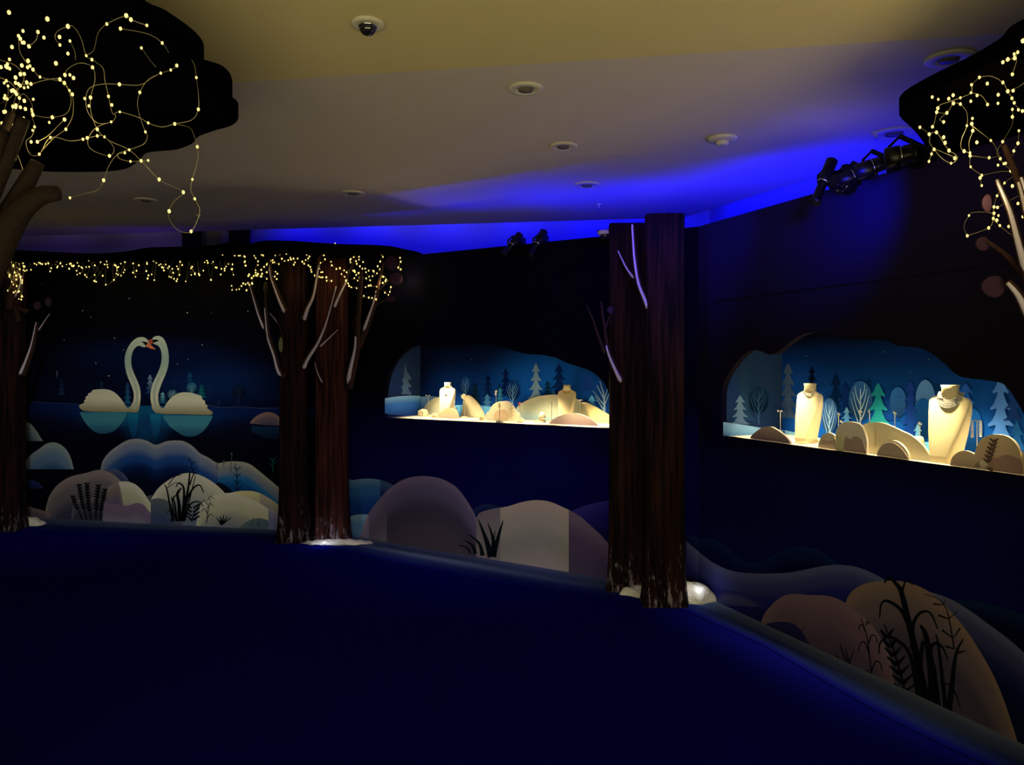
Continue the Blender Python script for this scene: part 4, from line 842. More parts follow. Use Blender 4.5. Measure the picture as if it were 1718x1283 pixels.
SNOW = mat('branch_snow', C((196, 186, 204)), .9, .1, var=.05, bump=.2); FOIL = mat('ground_snow', C((240, 240, 236)), .8, .2, var=.03, bump=.8, bscale=40)
LEAF = mat('leaf_board', C((54, 34, 52)), .8, .1); LEAFG = mat('leaf_board_green', C((110, 112, 80)), .8, .1)
def trunk(t, x, y, w, d, h, rot=0, flare=.22, seed=0, z0=0, m=None):
    rnd = random.Random(seed); bm = bmesh.new(); n = 32; ph = [rnd.uniform(0, 6.28) for _ in range(4)]
    zs = [0, .04, .1, .18, .28, .4, .6, .9, 1.3, 1.8, 2.2, h]; rings = []
    for z in zs:
        fl = 1+flare*math.exp(-z/.22)+.02*math.exp(-((z-h)/.25)**2); rg = []
        for k in range(n):
            a_ = 2*PI*k/n; c_, s_ = math.cos(a_), math.sin(a_)
            u = math.copysign(abs(c_)**.35, c_)*w/2; v = math.copysign(abs(s_)**.35, s_)*d/2
            g = 1+.018*math.sin(7*a_+ph[0])+.05*math.exp(-z/.25)*math.sin(5*a_+ph[1])
            u *= fl*g; v *= fl*g
            rg.append(bm.verts.new((x+u*math.cos(rot)-v*math.sin(rot), y+u*math.sin(rot)+v*math.cos(rot), z+z0)))
        rings.append(rg)
    for A_, B_ in zip(rings, rings[1:]):
        for k in range(n): bm.faces.new((A_[k], A_[(k+1) % n], B_[(k+1) % n], B_[k]))
    bm.faces.new(rings[0][::-1]); bm.faces.new(rings[-1])
    return emit('trunk', bm, m or BARK, t, True)
def branch(t, c, pts, w0, w1, Y, snow=None, dy=0.0):
    """tapered branch of the tree; snow = (from, to) share of its length that carries a snow ridge"""
    P2 = spline([Vector(p) for p in mp(c, pts)], 4); n = len(P2); s = c(1, 0)[0]-c(0, 0)[0]
    P = [dhit(p.x, p.y, Y+dy*i/(n-1)) for i, p in enumerate(P2)]; R = [(w0+(w1-w0)*i/(n-1))*.5*s*Y/F for i in range(n)]
    bm = bmesh.new(); tube(bm, P, R, 8); o = emit('branch', bm, BARKD, t, True)
    if snow:
        i0, i1 = int(snow[0]*(n-1)), int(snow[1]*(n-1)); sg = snow[2] if len(snow) > 2 else 1
        Q, RR = [], []
        for i in range(i0, i1+1):
            d = (P[min(i+1, n-1)]-P[max(i-1, 0)]).normalized(); sd = Vector((-d.z, 0, d.x))*sg
            u = (i-i0)/max(1, i1-i0)
            Q.append(P[i]+sd*R[i]*.42+Vector((0, -R[i]*.55, 0))); RR.append(R[i]*(.74-.25*u)*(.35 if u == 0 else 1))
        bm = bmesh.new(); tube(bm, Q, RR, 7); emit('snow_ridge', bm, SNOW, o, True, 'pale snow ridge on the branch')
    return o
def leaf(t, c, x, y, rx, ry, Y, m=None, tilt=0):
    s = c(1, 0)[0]-c(0, 0)[0]; P = []
    for k in range(18):
        a_ = 2*PI*k/18; u, v = math.cos(a_)*rx, math.sin(a_)*ry*(1+.18*(math.cos(a_)))
        q = c(x+u*math.cos(tilt)-v*math.sin(tilt), y+u*math.sin(tilt)+v*math.cos(tilt)); P.append(dhit(*q, Y))
    bm = bmesh.new(); slab(bm, P, Vector((0, .008, 0))); return emit('leaf', bm, m or LEAF, t)
# left pair: two trunks, each a tree
YA, YB = 6.54, 6.58
xa = (493-CX)/F*YA; T3a = thing('set_tree', 'front tree of the left pair, brown square trunk before the mural end', 'tree', (xa, YA, 0))
trunk(T3a, xa, YA, .225, .14, 2.40, .05, .34, 1)
xb = (557-CX)/F*YB; T3b = thing('set_tree', 'rear tree of the left pair, trunk colour reddened as if lit, frosted white foot', 'tree', (xb, YB, 0))
trunk(T3b, xb, YB, .27, .11, 2.42, .05, .22, 2, m=BARK_LIT)
YF = 6.42
branch(T3a, c4, [(500, 1160), (455, 1110), (420, 985), (375, 860), (355, 700), (345, 560), (350, 440)], 44, 18, YF, (.1, .75))
branch(T3a, c4, [(395, 900), (345, 790), (300, 680), (262, 560), (222, 425)], 36, 16, YF, (.3, 1))
branch(T3a, c4, [(508, 660), (465, 570), (420, 460), (390, 370), (376, 235)], 46, 14, YF-.06, (.0, .9))
branch(T3a, c4, [(480, 860), (440, 740), (378, 662)], 14, 8, YF, (.5, 1))
branch(T3a, c4, [(635, 720), (665, 630), (708, 540), (735, 400), (765, 210)], 46, 16, YF-.06, (.0, .9, -1))
branch(T3a, c4, [(632, 1090), (670, 1010), (740, 900), (790, 790), (830, 670), (888, 458)], 44, 16, YF-.08, (0, 1, -1))
branch(T3a, c4, [(770, 930), (830, 870), (905, 795)], 26, 12, YF-.08, (0, 1))
branch(T3b, c4, [(870, 620), (905, 540), (960, 430), (1000, 330), (1045, 225)], 34, 16, YB-.18, (.0, .6, -1))
branch(T3b, c4, [(990, 1240), (1020, 1080), (1050, 930), (1055, 760), (1068, 600), (1085, 330)], 62, 26, YB-.14, (.05, .5, 1), -.16)
branch(T3b, c4, [(1060, 930), (1110, 810), (1150, 700), (1195, 560), (1215, 430), (1255, 270)], 50, 22, YB-.14, (.2, .7, 1), -.16)
branch(T3b, c4, [(790, 1200), (750, 1120), (725, 1040)], 22, 10, YB-.16, (0, 1))
branch(T3b, c4, [(1010, 780), (1030, 720), (1050, 660)], 10, 6, YB-.12)
branch(T3b, c4, [(1200, 605), (1240, 580), (1285, 560)], 12, 8, 6.26)
branch(T3b, c4, [(1190, 520), (1250, 460), (1320, 400)], 12, 8, 6.26)
for x, y, rx, ry in ((1310, 280, 48, 56), (1345, 400, 50, 48), (1305, 555, 38, 26)): leaf(T3b, c4, x, y, rx, ry, 6.24)
leaf(T3a, c4, 462, 908, 16, 58, YF, LEAFG); leaf(T3a, c4, 345, 470, 14, 44, YF+.02, LEAFG)
# right pair
YC, YD = 5.11, 4.80
xc = (1052-CX)/F*YC; T4a = thing('set_tree', 'rear tree of the right pair, dark trunk overlapping the smaller display window', 'tree', (xc, YC, 0))
trunk(T4a, xc, YC, .235, .11, 2.45, -.05, .22, 3)
xd = (1115-CX)/F*YD; T4b = thing('set_tree', 'nearest standing tree, front trunk of the right pair with scuffed frost', 'tree', (xd, YD, 0))
trunk(T4b, xd, YD, .235, .12, 2.45, -.05, .24, 4)
branch(T4b, ct, [(462, 640), (435, 570), (400, 480), (378, 350), (368, 230), (362, 130)], 34, 20, YD-.02, (.0, 1, 1))
branch(T4a, ct, [(372, 450), (325, 385), (275, 285)], 26, 12, YC-.16, (0, 1))
branch(T4a, ct, [(300, 1070), (255, 980), (215, 880), (195, 760), (172, 590)], 40, 14, YC-.15, (0, .6))
branch(T4a, ct, [(195, 900), (150, 780), (120, 690), (85, 612)], 22, 8, YC-.15)
branch(T4a, ct, [(200, 755), (215, 700), (240, 640)], 12, 7, YC-.15)
leaf(T4a, ct, 228, 640, 20, 22, YC-.17)
# far left tree
YG = 7.0; xg = (8-CX)/F*YG; T2 = thing('set_tree', 'far tree at the left edge in front of the lake mural', 'tree', (xg, YG, 0))
trunk(T2, xg, YG, .30, .2, 2.42, .1, .1, 5)
branch(T2, c2, [(150, 1000), (190, 900), (225, 780), (250, 640)], 44, 18, YG-.14, (0, 1, 1))
branch(T2, c2, [(262, 700), (300, 640), (335, 585)], 16, 8, YG-.14, (0, 1, 1)); branch(T2, c2, [(120, 640), (110, 560), (100, 545), (185, 570)], 34, 30, YG-.14)
branch(T2, c2, [(60, 560), (70, 440), (110, 330)], 50, 40, YG-.14); branch(T2, c2, [(110, 480), (145, 400), (150, 330)], 26, 20, YG-.16, (0, 1))
leaf(T2, c2, 247, 530, 24, 28, YG-.15); leaf(T2, c2, 320, 505, 20, 30, YG-.15)
# near left tree, its trunk just outside the frame
BARKN = mat('near_branch_bark', C((44, 35, 30)), .9, .1, var=.35, scale=60, bump=.6, bscale=40); BK_ = BARKD; BARKD = BARKN; YN = 2.6; xn = (-110-CX)/F*YN; T1 = thing('set_tree', 'near tree at the upper left with sawn branch stubs under the great canopy', 'tree', (xn, YN, 0))
trunk(T1, xn, YN, .27, .22, 2.45, 0, .2, 6)
branch(T1, c1, [(-140, 1330), (-30, 1180), (60, 1040), (140, 900), (190, 812)], 130, 66, YN-.05); branch(T1, c1, [(-150, 1200), (-40, 960), (40, 780), (120, 590)], 100, 60, YN-.12)
branch(T1, c1, [(-120, 1480), (-10, 1250), (80, 1080), (190, 985), (290, 968)], 170, 76, YN-.1); branch(T1, c1, [(-60, 900), (0, 760), (30, 640), (60, 560)], 60, 36, YN)
branch(T1, c1, [(-160, 1060), (-30, 800), (20, 650)], 70, 46, YN-.15)
BARKD = BK_
# near right tree, trunk outside the frame
YR = 2.75; xr_ = (1800-CX)/F*2.6; T5 = thing('set_tree', 'near tree at the upper right edge with snow-lined branches', 'tree', (xr_, YR, 0))
trunk(T5, xr_, 2.6, .19, .1, 2.45, 0, .2, 8)
branch(T5, cr, [(760, 1280), (690, 1120), (640, 950), (600, 800), (545, 670)], 56, 20, YR-.05, (.35, 1, 1)); branch(T5, cr, [(740, 980), (680, 820), (640, 680), (575, 520)], 50, 22, YR+.02, (.2, .7, 1))
branch(T5, cr, [(760, 1400), (690, 1270), (640, 1170), (590, 1110)], 60, 34, YR-.05, (.1, 1, 1)); branch(T5, cr, [(690, 1120), (600, 1010), (500, 935)], 34, 16, YR)
branch(T5, cr, [(720, 900), (690, 780), (650, 660)], 34, 20, YR-.08, (.2, 1, 1))
leaf(T5, cr, 503, 772, 20, 38, YR); leaf(T5, cr, 484, 946, 28, 30, YR); leaf(T5, cr, 530, 1130, 50, 46, YR-.02)
# tree-foot snow
def snow(px0, px1, pyb, pyt, label, Y):
    t0_ = dhit((px0+px1)/2, HY, Y); c_ = Vector((t0_.x, t0_.y, 0)); w = (px1-px0)*Y/F/2
    bm = bmesh.new(); ball(bm, c_, 1, 4, (w, .09, .10*(pyb-pyt)/20))
    for v in bm.verts: v.co += Vector((math.sin(v.co.y*60)*.012, math.cos(v.co.x*50)*.012, math.sin(v.co.x*70+v.co.y*50)*.006)); v.co.z = max(v.co.z, .002)
    o = emit('snow_patch', bm, FOIL, None, True); tag(o, label, 'snow')
    return o
snow(506, 628, 909, 903, 'bright white snow patch at the foot of the left tree pair', 6.46)
snow(1120, 1200, 1022, 998, 'bright white snow patch beside the foot of the right tree pair', 4.88)
snow(1040, 1110, 996, 985, 'violet-lit snow patch between the two trunks of the right pair', 5.02)
snow(-20, 76, 862, 845, 'pink-white snow patch at the foot of the far left tree', 7.2)

# ================================================================== CANOPIES
can = mat('canopy_board', (.0016, .0014, .0022, 1), 1, 0, var=.2)
def canopy(label, layers, group=None):
    """layers: (outline in world xy, z, thickness)"""
    P0_ = layers[0][0]; c_ = Vector((sum(p[0] for p in P0_)/len(P0_), sum(p[1] for p in P0_)/len(P0_), layers[0][1]))
    t = thing('tree_canopy', label, 'tree canopy', c_, group)
    for P, z, th in layers:
        Q = spline([Vector((x, y, z)) for x, y in P], 4, True); bm = bmesh.new(); slab(bm, Q, Vector((0, 0, th))); emit('canopy_board', bm, can, t)
    return t
def pz(pts, z, c=lambda x, y: (x, y)): return [tuple(zhit(*c(*p), z)[:2]) for p in pts]
lo = pz([(322, 111), (345, 135), (362, 150), (366, 176), (350, 190), (377, 200), (379, 212), (335, 228), (322, 241), (295, 251), (248, 256), (235, 268), (211, 283), (168, 288), (84, 288), (20, 283), (-80, 270)], 2.50)
lo += [(-2.6, 3.0), (-2.4, 1.9), (-1.7, 1.6), (-1.15, 1.75), (-1.05, 2.1), (-1.10, 2.35)]
up = pz([(235, 20), (278, 44), (322, 74), (340, 94), (342, 111), (338, 121), (369, 131), (385, 144), (390, 161), (385, 178), (399, 191), (397, 204), (379, 214), (340, 222), (280, 236), (180, 250), (60, 250), (-100, 240)], 2.56)
up += [(-2.7, 2.9), (-2.6, 1.8), (-1.7, 1.45), (-1.1, 1.6), (-1.02, 1.95)]
canopy('great dark scalloped canopy board over the near left tree', [(lo, 2.50, .05), (up, 2.56, .05)])
rt = pz([(1705, 71), (1678, 95), (1631, 122), (1577, 147), (1530, 171), (1511, 186), (1511, 197), (1534, 219), (1552, 243), (1556, 256), (1600, 272), (1660, 288), (1740, 296)], 2.50)
rt += [(2.6, 3.5), (2.9, 2.6), (2.5, 1.8), (1.9, 1.9), (1.63, 2.2)]
canopy('dark pointed canopy board over the near right tree', [(rt, 2.50, .06)])
fa = pz([(-80, 421), (12, 418), (82, 421), (150, 424), (208, 421), (250, 414), (308, 412.5), (358, 410), (400, 407)], 2.46); fa = fa+[(-2.6, 7.35), (-4.0, 7.5), (-6.6, 7.8)]
canopy('long dark canopy board over the far left tree and the swans', [(fa, 2.425, .03)])
fb_ = pz([(424, 406), (479, 402.5), (523, 405), (566, 408), (643, 410.5), (675, 416), (705, 423), (700, 430)], 2.46); fb_ = fb_+[(-1.3, 6.9), (-2.0, 7.05), (-2.5, 7.15), (-2.7, 6.9)]
canopy('dark canopy board over the left tree pair', [(fb_, 2.425, .03)])

# ================================================================== FAIRY LIGHTS
bulbm = emis('bulb_glow', (1, .72, .21, 1), 1.9)
wirem = mat('copper_wire', C((176, 168, 130)), .5, .3, .2)
bm = bmesh.new(); bmesh.ops.create_icosphere(bm, subdivisions=1, radius=1); bmesh.ops.transform(bm, matrix=Matrix.Diagonal((1, 1, 1.35, 1)), verts=bm.verts)
bulbmesh = bpy.data.meshes.new('bulb'); bm.to_mesh(bulbmesh); bm.free(); bulbmesh.materials.append(bulbm)
def fairy(label, bulbs, wires, r, wr, group=None, maxb=100):
    c_ = sum(bulbs, Vector())/len(bulbs); t = thing('fairy_light_string', label, 'string lights', c_, group)
    bm = bmesh.new()
    for P in wires: tube(bm, P, wr, 3, False)
    emit('wire', bm, wirem, t)
    if len(bulbs) > maxb:
        order = sorted(bulbs, key=lambda p: (p-cam.location).length); keep = order[:maxb]; rest = order[maxb:]
    else: keep, rest = bulbs, []
    for p in keep:
        o = bpy.data.objects.new('bulb', bulbmesh); link(o, t); o.location = p-c_; o.scale = (r*random.uniform(.8, 1.25),)*3
    if rest:
        bm = bmesh.new()
        for p in rest:
            v = bmesh.ops.create_icosphere(bm, subdivisions=1, radius=r)['verts']; bmesh.ops.translate(bm, verts=v, vec=p)
        o = emit('bulbs', bm, bulbm, t); o['kind'] = 'stuff'
    return t
def nearY(px, py, Yf, z=2.485):
    return min(Yf+.12*math.sin(px*.021+py*.013), (z-CH)*F/max(20, HY-py)*.985)
BL1 = [(45,62),(237,95),(340,132),(190,160),(115,155),(93,180),(220,188),(298,185),(350,205),(120,213),(145,232),(300,225),(340,268),(432,278),(460,298),(535,120),(632,78),(655,98),(603,143),(735,127),(708,240),(812,215),(885,328),(855,350),(805,366),(983,388),(993,547),(463,337),(280,317),(150,330),(165,348),(122,370),(78,388),(200,385),(92,420),(155,420),(140,436),(300,397),(322,415),(325,375),(350,375),(368,390),(347,453),(362,472),(40,430),(25,478),(35,495),(97,490),(65,533),(102,537),(127,545),(20,560),(60,583),(62,625),(165,575),(173,635),(262,587),(323,598),(330,647),(187,710),(253,688),(197,772),(77,783),(45,790),(415,697),(437,690),(487,680),(523,685),(487,647),(557,610),(600,560),(560,525),(543,482),(424,493),(453,488),(445,530),(598,422),(700,462),(742,615),(875,620),(728,660),(647,750),(625,765),(548,780),(653,808),(707,805),(742,803),(519,902),(350,990),(797,898),(918,962),(988,735),(963,898),(975,995),(847,1057),(957,1158)]
WR1 = [[(350,990),(420,970),(490,950),(519,902),(545,830),(590,770),(647,750),(720,720),(738,680),(728,660),(700,580),(688,520),(700,462),(740,400),(805,366),(855,350),(885,328)],
 [(983,388),(993,470),(993,547),(960,600),(875,620),(810,635),(742,615),(700,590),(600,560),(570,575)],
 [(875,620),(950,640),(975,690),(988,735),(990,800),(963,898),(955,950),(975,995),(1000,1060),(957,1158),(890,1150),(850,1100),(847,1057),(870,1010),(918,962),(860,930),(797,898),(707,805),(647,750),(560,710),(523,685),(487,647),(455,560),(455,480),(475,400),(463,337),(400,315),(340,345),(325,375)],
 [(805,366),(760,390),(700,425),(598,422),(520,420),(450,440),(430,493),(440,560),(487,615),(557,610),(580,580),(560,560),(543,482),(525,400),(515,340),(460,298),(432,278),(405,190),(370,135),(340,132),(290,155),(275,190),(300,225)],
 [(557,610),(480,640),(440,700),(460,750),(548,780),(570,740),(523,685),(487,680),(415,697),(350,705),(253,688),(197,772),(150,770),(130,710),(160,680),(173,635),(160,575),(160,520),(120,470),(97,490)],
 [(330,647),(360,590),(368,530),(362,472),(347,453),(300,397),(230,400),(155,420),(92,420),(78,388)], [(165,575),(210,585),(262,587),(330,570),(355,520),(350,470),(322,415)],
 [(187,710),(240,680),(300,620),(323,598)], [(625,765),(590,770),(600,795),(653,808),(707,805),(742,803)], [(197,772),(260,700),(330,647)],
 [(735,127),(655,98),(632,78),(535,120),(490,170),(470,250),(432,278)], [(603,143),(740,170),(812,215),(845,265)], [(708,240),(750,300),(780,335)],
 [(93,180),(100,260),(130,310),(150,330),(165,348),(200,385),(270,400),(322,415),(347,453)], [(20,690),(80,760),(115,850)], [(45,790),(20,820),(35,830),(60,800),(77,783)], [(350,205),(375,260),(378,300)], [(983,388),(975,330),(960,300)], [(92,420),(80,480),(65,533),(60,583),(62,625)], [(20,560),(40,470),(40,430)], [(145,232),(180,200),(190,160)]]
def near3(c, q, Yf): px, py = c(*q); return dhit(px, py, nearY(px, py, Yf))
b_ = [near3(c1, q, 2.75) for q in BL1]; w_ = [spline([near3(c1, q, 2.75) for q in l], 5) for l in WR1]
fairy('warm fairy light string looping under the great left canopy', b_, w_, .0046, .0011)
b_ = [near3(c1, q, 2.95) for q in [(random.gauss(60, 70), random.gauss(470, 130)) for _ in range(46)] if -8 < q[0] < 330]
w_ = [spline([near3(c1, q, 2.95) for q in l], 5) for l in ([(-20, 380), (60, 420), (100, 500), (40, 600), (-20, 640)], [(0, 300), (80, 330), (120, 400), (60, 480), (0, 520)])]
fairy('dense tangle of fairy lights at the left edge above the branch stubs', b_, w_, .0048, .0011)
BR = [(657,73),(635,122),(620,130),(622,147),(592,153),(571,165),(612,217),(470,230),(504,257),(436,262),(571,252),(592,290),(615,287),(610,320),(551,305),(620,340),(550,342),(434,296),(460,308),(388,318),(357,307),(338,322),(267,315),(293,325),(433,333),(388,345),(358,342),(505,347),(291,363),(286,380),(330,383),(612,368),(638,370),(655,375),(612,400),(440,407),(437,430),(416,438),(316,422),(214,445),(268,443),(254,475),(285,467),(316,488),(322,512),(441,460),(459,510),(519,502),(640,460),(636,514),(570,507),(618,547),(339,545),(275,540),(264,560),(253,592),(364,578),(348,600),(404,548),(429,555),(430,568),(512,576),(560,580),(550,608),(575,602),(583,600),(617,604),(605,633),(432,615),(480,652),(473,663),(480,696),(622,650),(578,685),(612,698),(654,678),(648,735),(546,740),(533,788),(548,790),(636,773),(533,815),(552,825),(530,838),(545,845),(657,830),(425,825),(418,912),(510,878),(558,868),(596,872),(628,875),(637,922)]
WRR = [[(418,912),(510,878),(530,838),(525,815),(450,810),(425,825),(403,870),(418,912)], [(214,445),(254,475),(255,510),(275,540),(310,580),(350,600),(375,580),(364,560),(339,545),(316,512),(285,467),(254,475)],
 [(470,230),(440,262),(434,296),(388,318),(340,335),(300,350),(286,380),(275,430),(268,443)], [(470,230),(520,225),(571,252),(592,290),(612,320),(630,355),(655,375)], [(434,296),(480,310),(505,347)], [(388,345),(415,380),(416,438),(395,490),(390,530),(404,548),(429,555)],
 [(437,430),(441,460),(425,510),(430,568),(432,615),(480,652),(473,663),(480,696)], [(441,440),(519,502),(545,540),(560,580),(575,602),(605,633),(560,635),(480,652)], [(430,568),(512,576),(550,570)], [(612,368),(612,430),(570,507),(545,550),(560,580)],
 [(640,460),(636,514),(618,547),(605,633),(622,650),(578,685),(546,740),(533,788),(530,838),(558,868),(596,900),(637,922),(662,950)], [(648,735),(600,760),(548,790)], [(286,380),(330,383),(358,342),(388,345)], [(316,422),(300,410),(330,383)], [(571,165),(592,153),(622,147),(635,122)], [(612,217),(630,160),(622,147)], [(592,290),(640,270),(665,250)], [(253,592),(264,560),(275,540),(330,560),(375,580)]]
b_ = [near3(cr, q, 2.8) for q in BR]; w_ = [spline([near3(cr, q, 2.8) for q in l], 5) for l in WRR]
fairy('warm fairy light string under the right canopy and over its branches', b_, w_, .0046, .0011)
# far strings
def strand_bulbs(c, lines, Y, step, jit=0):
    B_, W_ = [], []
    for l in lines:
        P = [dhit(*c(*q), Y+.05*math.sin(q[0]*.02)) for q in l]; Q = spline(P, 5) if len(P) > 2 else P; W_.append(Q)
        acc = 0; B_.append(Q[0].copy())
        for a_, b2_ in zip(Q, Q[1:]):
            acc += (b2_-a_).length
            if acc > step: B_.append(b2_.copy()+Vector((random.uniform(-jit, jit), 0, random.uniform(-jit, jit)))); acc = 0
    return B_, W_
SL = [[(85,455),(100,482),(125,483),(150,458),(180,440),(240,430),(240,400),(205,370),(235,385),(290,385),(330,355),(370,345),(400,340),(430,360),(410,380),(430,405)], [(195,300),(175,235),(60,210),(10,225)],
 [(190,300),(165,180),(110,155),(175,170),(250,215),(285,275),(265,325),(280,345),(320,318),(345,290),(400,260),(410,285),(440,280),(520,262),(570,255),(600,235)], [(320,140),(320,180),(335,240)], [(400,155),(430,150),(480,160),(490,185),(510,200),(540,235),(570,245),(555,300)],
 [(430,205),(460,235),(470,250)], [(530,125),(560,165),(610,140),(640,190),(675,225),(680,265),(625,260),(660,295),(695,300),(705,345),(735,385),(760,395),(815,385),(830,415),(850,420)], [(200,490),(240,430),(270,360),(350,395)],
 [(430,130),(430,205),(400,260)]]
SR = [[(560,120),(640,145),(710,150),(740,200),(785,215),(805,250),(765,290),(770,335),(790,355)], [(810,145),(885,145),(900,205),(850,200),(820,195)], [(850,270),(855,290),(900,325),(930,330),(965,345),(1000,325),(1020,345),(1045,375),(1080,395),(1050,410),(1005,400)],
 [(1040,220),(1000,250),(995,285),(1040,260),(1060,295),(1095,325),(1130,330),(1180,340),(1180,380),(1220,330),(1210,295),(1245,230),(1245,185)], [(930,365),(965,405),(1000,470),(1040,465),(1080,495),(1070,525),(1055,565),(1120,540),(1190,570)], [(1115,465),(1175,460),(1210,445),(1250,430),(1285,415),(1255,380),(1240,375)],
 [(1040,155),(1070,155)], [(1245,210),(1325,208),(1410,195),(1440,205)], [(1380,240),(1380,265),(1370,320),(1385,345)], [(1310,465),(1290,525),(1250,485)], [(1030,340),(1080,380),(1120,400),(1150,410),(1115,350)], [(1000,250),(1060,230),(1080,260),(1100,270)]]
B_, W_ = strand_bulbs(c4, SL, 6.32, .028, .012); fairy('fairy light string tangled over the front tree of the left pair', B_, W_, .0056, .0008)
B_, W_ = strand_bulbs(c4, SR, 6.36, .028, .012); fairy('fairy light string tangled over the rear tree of the left pair', B_, W_, .0056, .0008)
def field(label, x0, x1, n, fn, Y):
    B_ = []; W_ = []
    while len(B_) < n:
        x = random.uniform(x0, x1); y = 423+(fn(x)-423)*abs(random.gauss(0, .55))
        if 426 < y < fn(x): B_.append(dhit(x, y, Y+random.uniform(-.12, .15)))
    B_.sort(key=lambda p: p.x)
    for i in range(0, n-5, 5): W_.append(spline(B_[i:i+5], 3))
    fairy(label, B_, W_, .0056, .0006)
field('dense fairy light curtain at the left edge under the far canopy', 4, 42, 62, lambda x: 512, 6.8)
field('fairy light curtain left of the swans under the far canopy', 40, 130, 82, lambda x: 456, 6.85)
field('sparse fairy light curtain above the swans', 128, 250, 74, lambda x: 478, 6.8)
field('fairy light curtain between the swans and the left tree pair', 250, 392, 92, lambda x: 472, 6.75)

# ================================================================== CEILING FITTINGS
fit = mat('white_plastic', C((214, 206, 186)), .5, .3, var=.02); drk = mat('dark_grille', C((104, 98, 80)), .5, .3)
blackm = mat('black_metal', C((9, 9, 11)), .4, .5, .4); chrome = mat('chrome', C((220, 220, 220)), .15, .5, 1)
dn = Vector((0, 0, -1))
def cfit(name, cat, label, px, py, dia, kind, cz=CZ):
    p = zhit(px, py, cz); t = thing(name, label, cat, p); r = dia/2
    bm = bmesh.new(); lathe(bm, [(r, .001), (r, .006), (r*.92, .012), (r*.55, .014), (r*.5, .004), (.001, .004)] if kind != 'smoke' else [(r, .001), (r, .012), (r*.8, .02), (r*.5, .022)], p, dn, 36); emit('rim', bm, fit, t, True)
    if kind == 'down':
        bm = bmesh.new(); lathe(bm, [(r*.42, .005), (r*.40, .016), (r*.1, .018)], p, dn, 24); emit('lens', bm, drk, t, True)
    if kind == 'smoke':
        bm = bmesh.new(); lathe(bm, [(r*.45, .022), (r*.42, .040), (r*.3, .046)], p, dn, 24); emit('sensor', bm, fit, t, True)
    if kind == 'dome':
        bm = bmesh.new(); lathe(bm, [(r*.5, .010), (r*.48, .03), (r*.30, .045), (r*.05, .05)], p, dn, 24); emit('dome', bm, mat('camera_dome', C((30, 30, 34)), .1, .8), t, True)
        bm = bmesh.new(); lathe(bm, [(r*.52, .008), (r*.56, .014), (r*.52, .02)], p, dn, 24); emit('ring', bm, chrome, t, True)
    return t
cfit('ceiling_camera', 'camera', 'small dome camera on the nearer ceiling at the top', 617, 38, .13, 'dome', CZN)
cfit('downlight', 'ceiling light', 'switched-off downlight nearest the step in the ceiling', 882, 147, .175, 'down')
cfit('downlight', 'ceiling light', 'switched-off downlight behind the nearest one, left of the smoke detector', 945, 244, .175, 'down')
cfit('downlight', 'ceiling light', 'switched-off downlight in the blue light near the smaller display window', 985, 309, .20, 'down')
cfit('downlight', 'ceiling light', 'switched-off downlight above the left tree pair', 592, 323, .19, 'down')
cfit('downlight', 'ceiling light', 'switched-off downlight at the far left below the great canopy', 245, 335, .19, 'down')
cfit('smoke_detector', 'smoke detector', 'white smoke detector left of the spotlight cluster', 1212, 231, .18, 'smoke')
cfit('downlight', 'ceiling light', 'large round fitting with dark opening beside the right canopy', 1592, 97, .20, 'down')
cfit('ceiling_speaker', 'speaker', 'flat round ceiling speaker above the spotlight cluster', 1500, 222, .24, 'down')
def sprinkler(px, py, label):
    p = zhit(px, py, CZ); t = thing('ceiling_sprinkler', label, 'sprinkler', p)
    bm = bmesh.new(); lathe(bm, [(.03, .001), (.028, .006), (.008, .008), (.008, .03)], p, dn, 16); emit('rose', bm, fit, t, True)
    bm = bmesh.new(); lathe(bm, [(.016, .04), (.016, .043)], p, dn, 16); tube(bm, [p-Vector((0, 0, .025)), p-Vector((0, 0, .042))], .003, 6); emit('deflector', bm, chrome, t)
sprinkler(1005, 342, 'small sprinkler in the blue light above the smaller display window'); sprinkler(333, 361, 'small sprinkler above the swans'); sprinkler(1470, 221, 'small sprinkler left of the ceiling speaker')
# dome camera fixed on the wall top
p = W2.hit(1016, 392, .10); t = thing('dome_camera', 'white dome camera on a bracket at the wall top by the right tree pair', 'camera', p)
bm = bmesh.new(); lathe(bm, [(.055, -.01), (.055, .012), (.048, .016)], p+Vector((0, 0, .008)), dn, 24); emit('housing', bm, fit, t, True)
bm = bmesh.new(); ball(bm, p-Vector((0, 0, .012)), .036, 2); emit('dome', bm, mat('camera_dome', C((30, 30, 34)), .1, .8), t, True)
bm = bmesh.new(); box(bm, p+Vector((0, 0, .018))-W2.n*.06, (.10, .20, .008), Matrix.Rotation(math.atan2(W2.d.y, W2.d.x), 3, 'Z')); emit('bracket', bm, blackm, t)

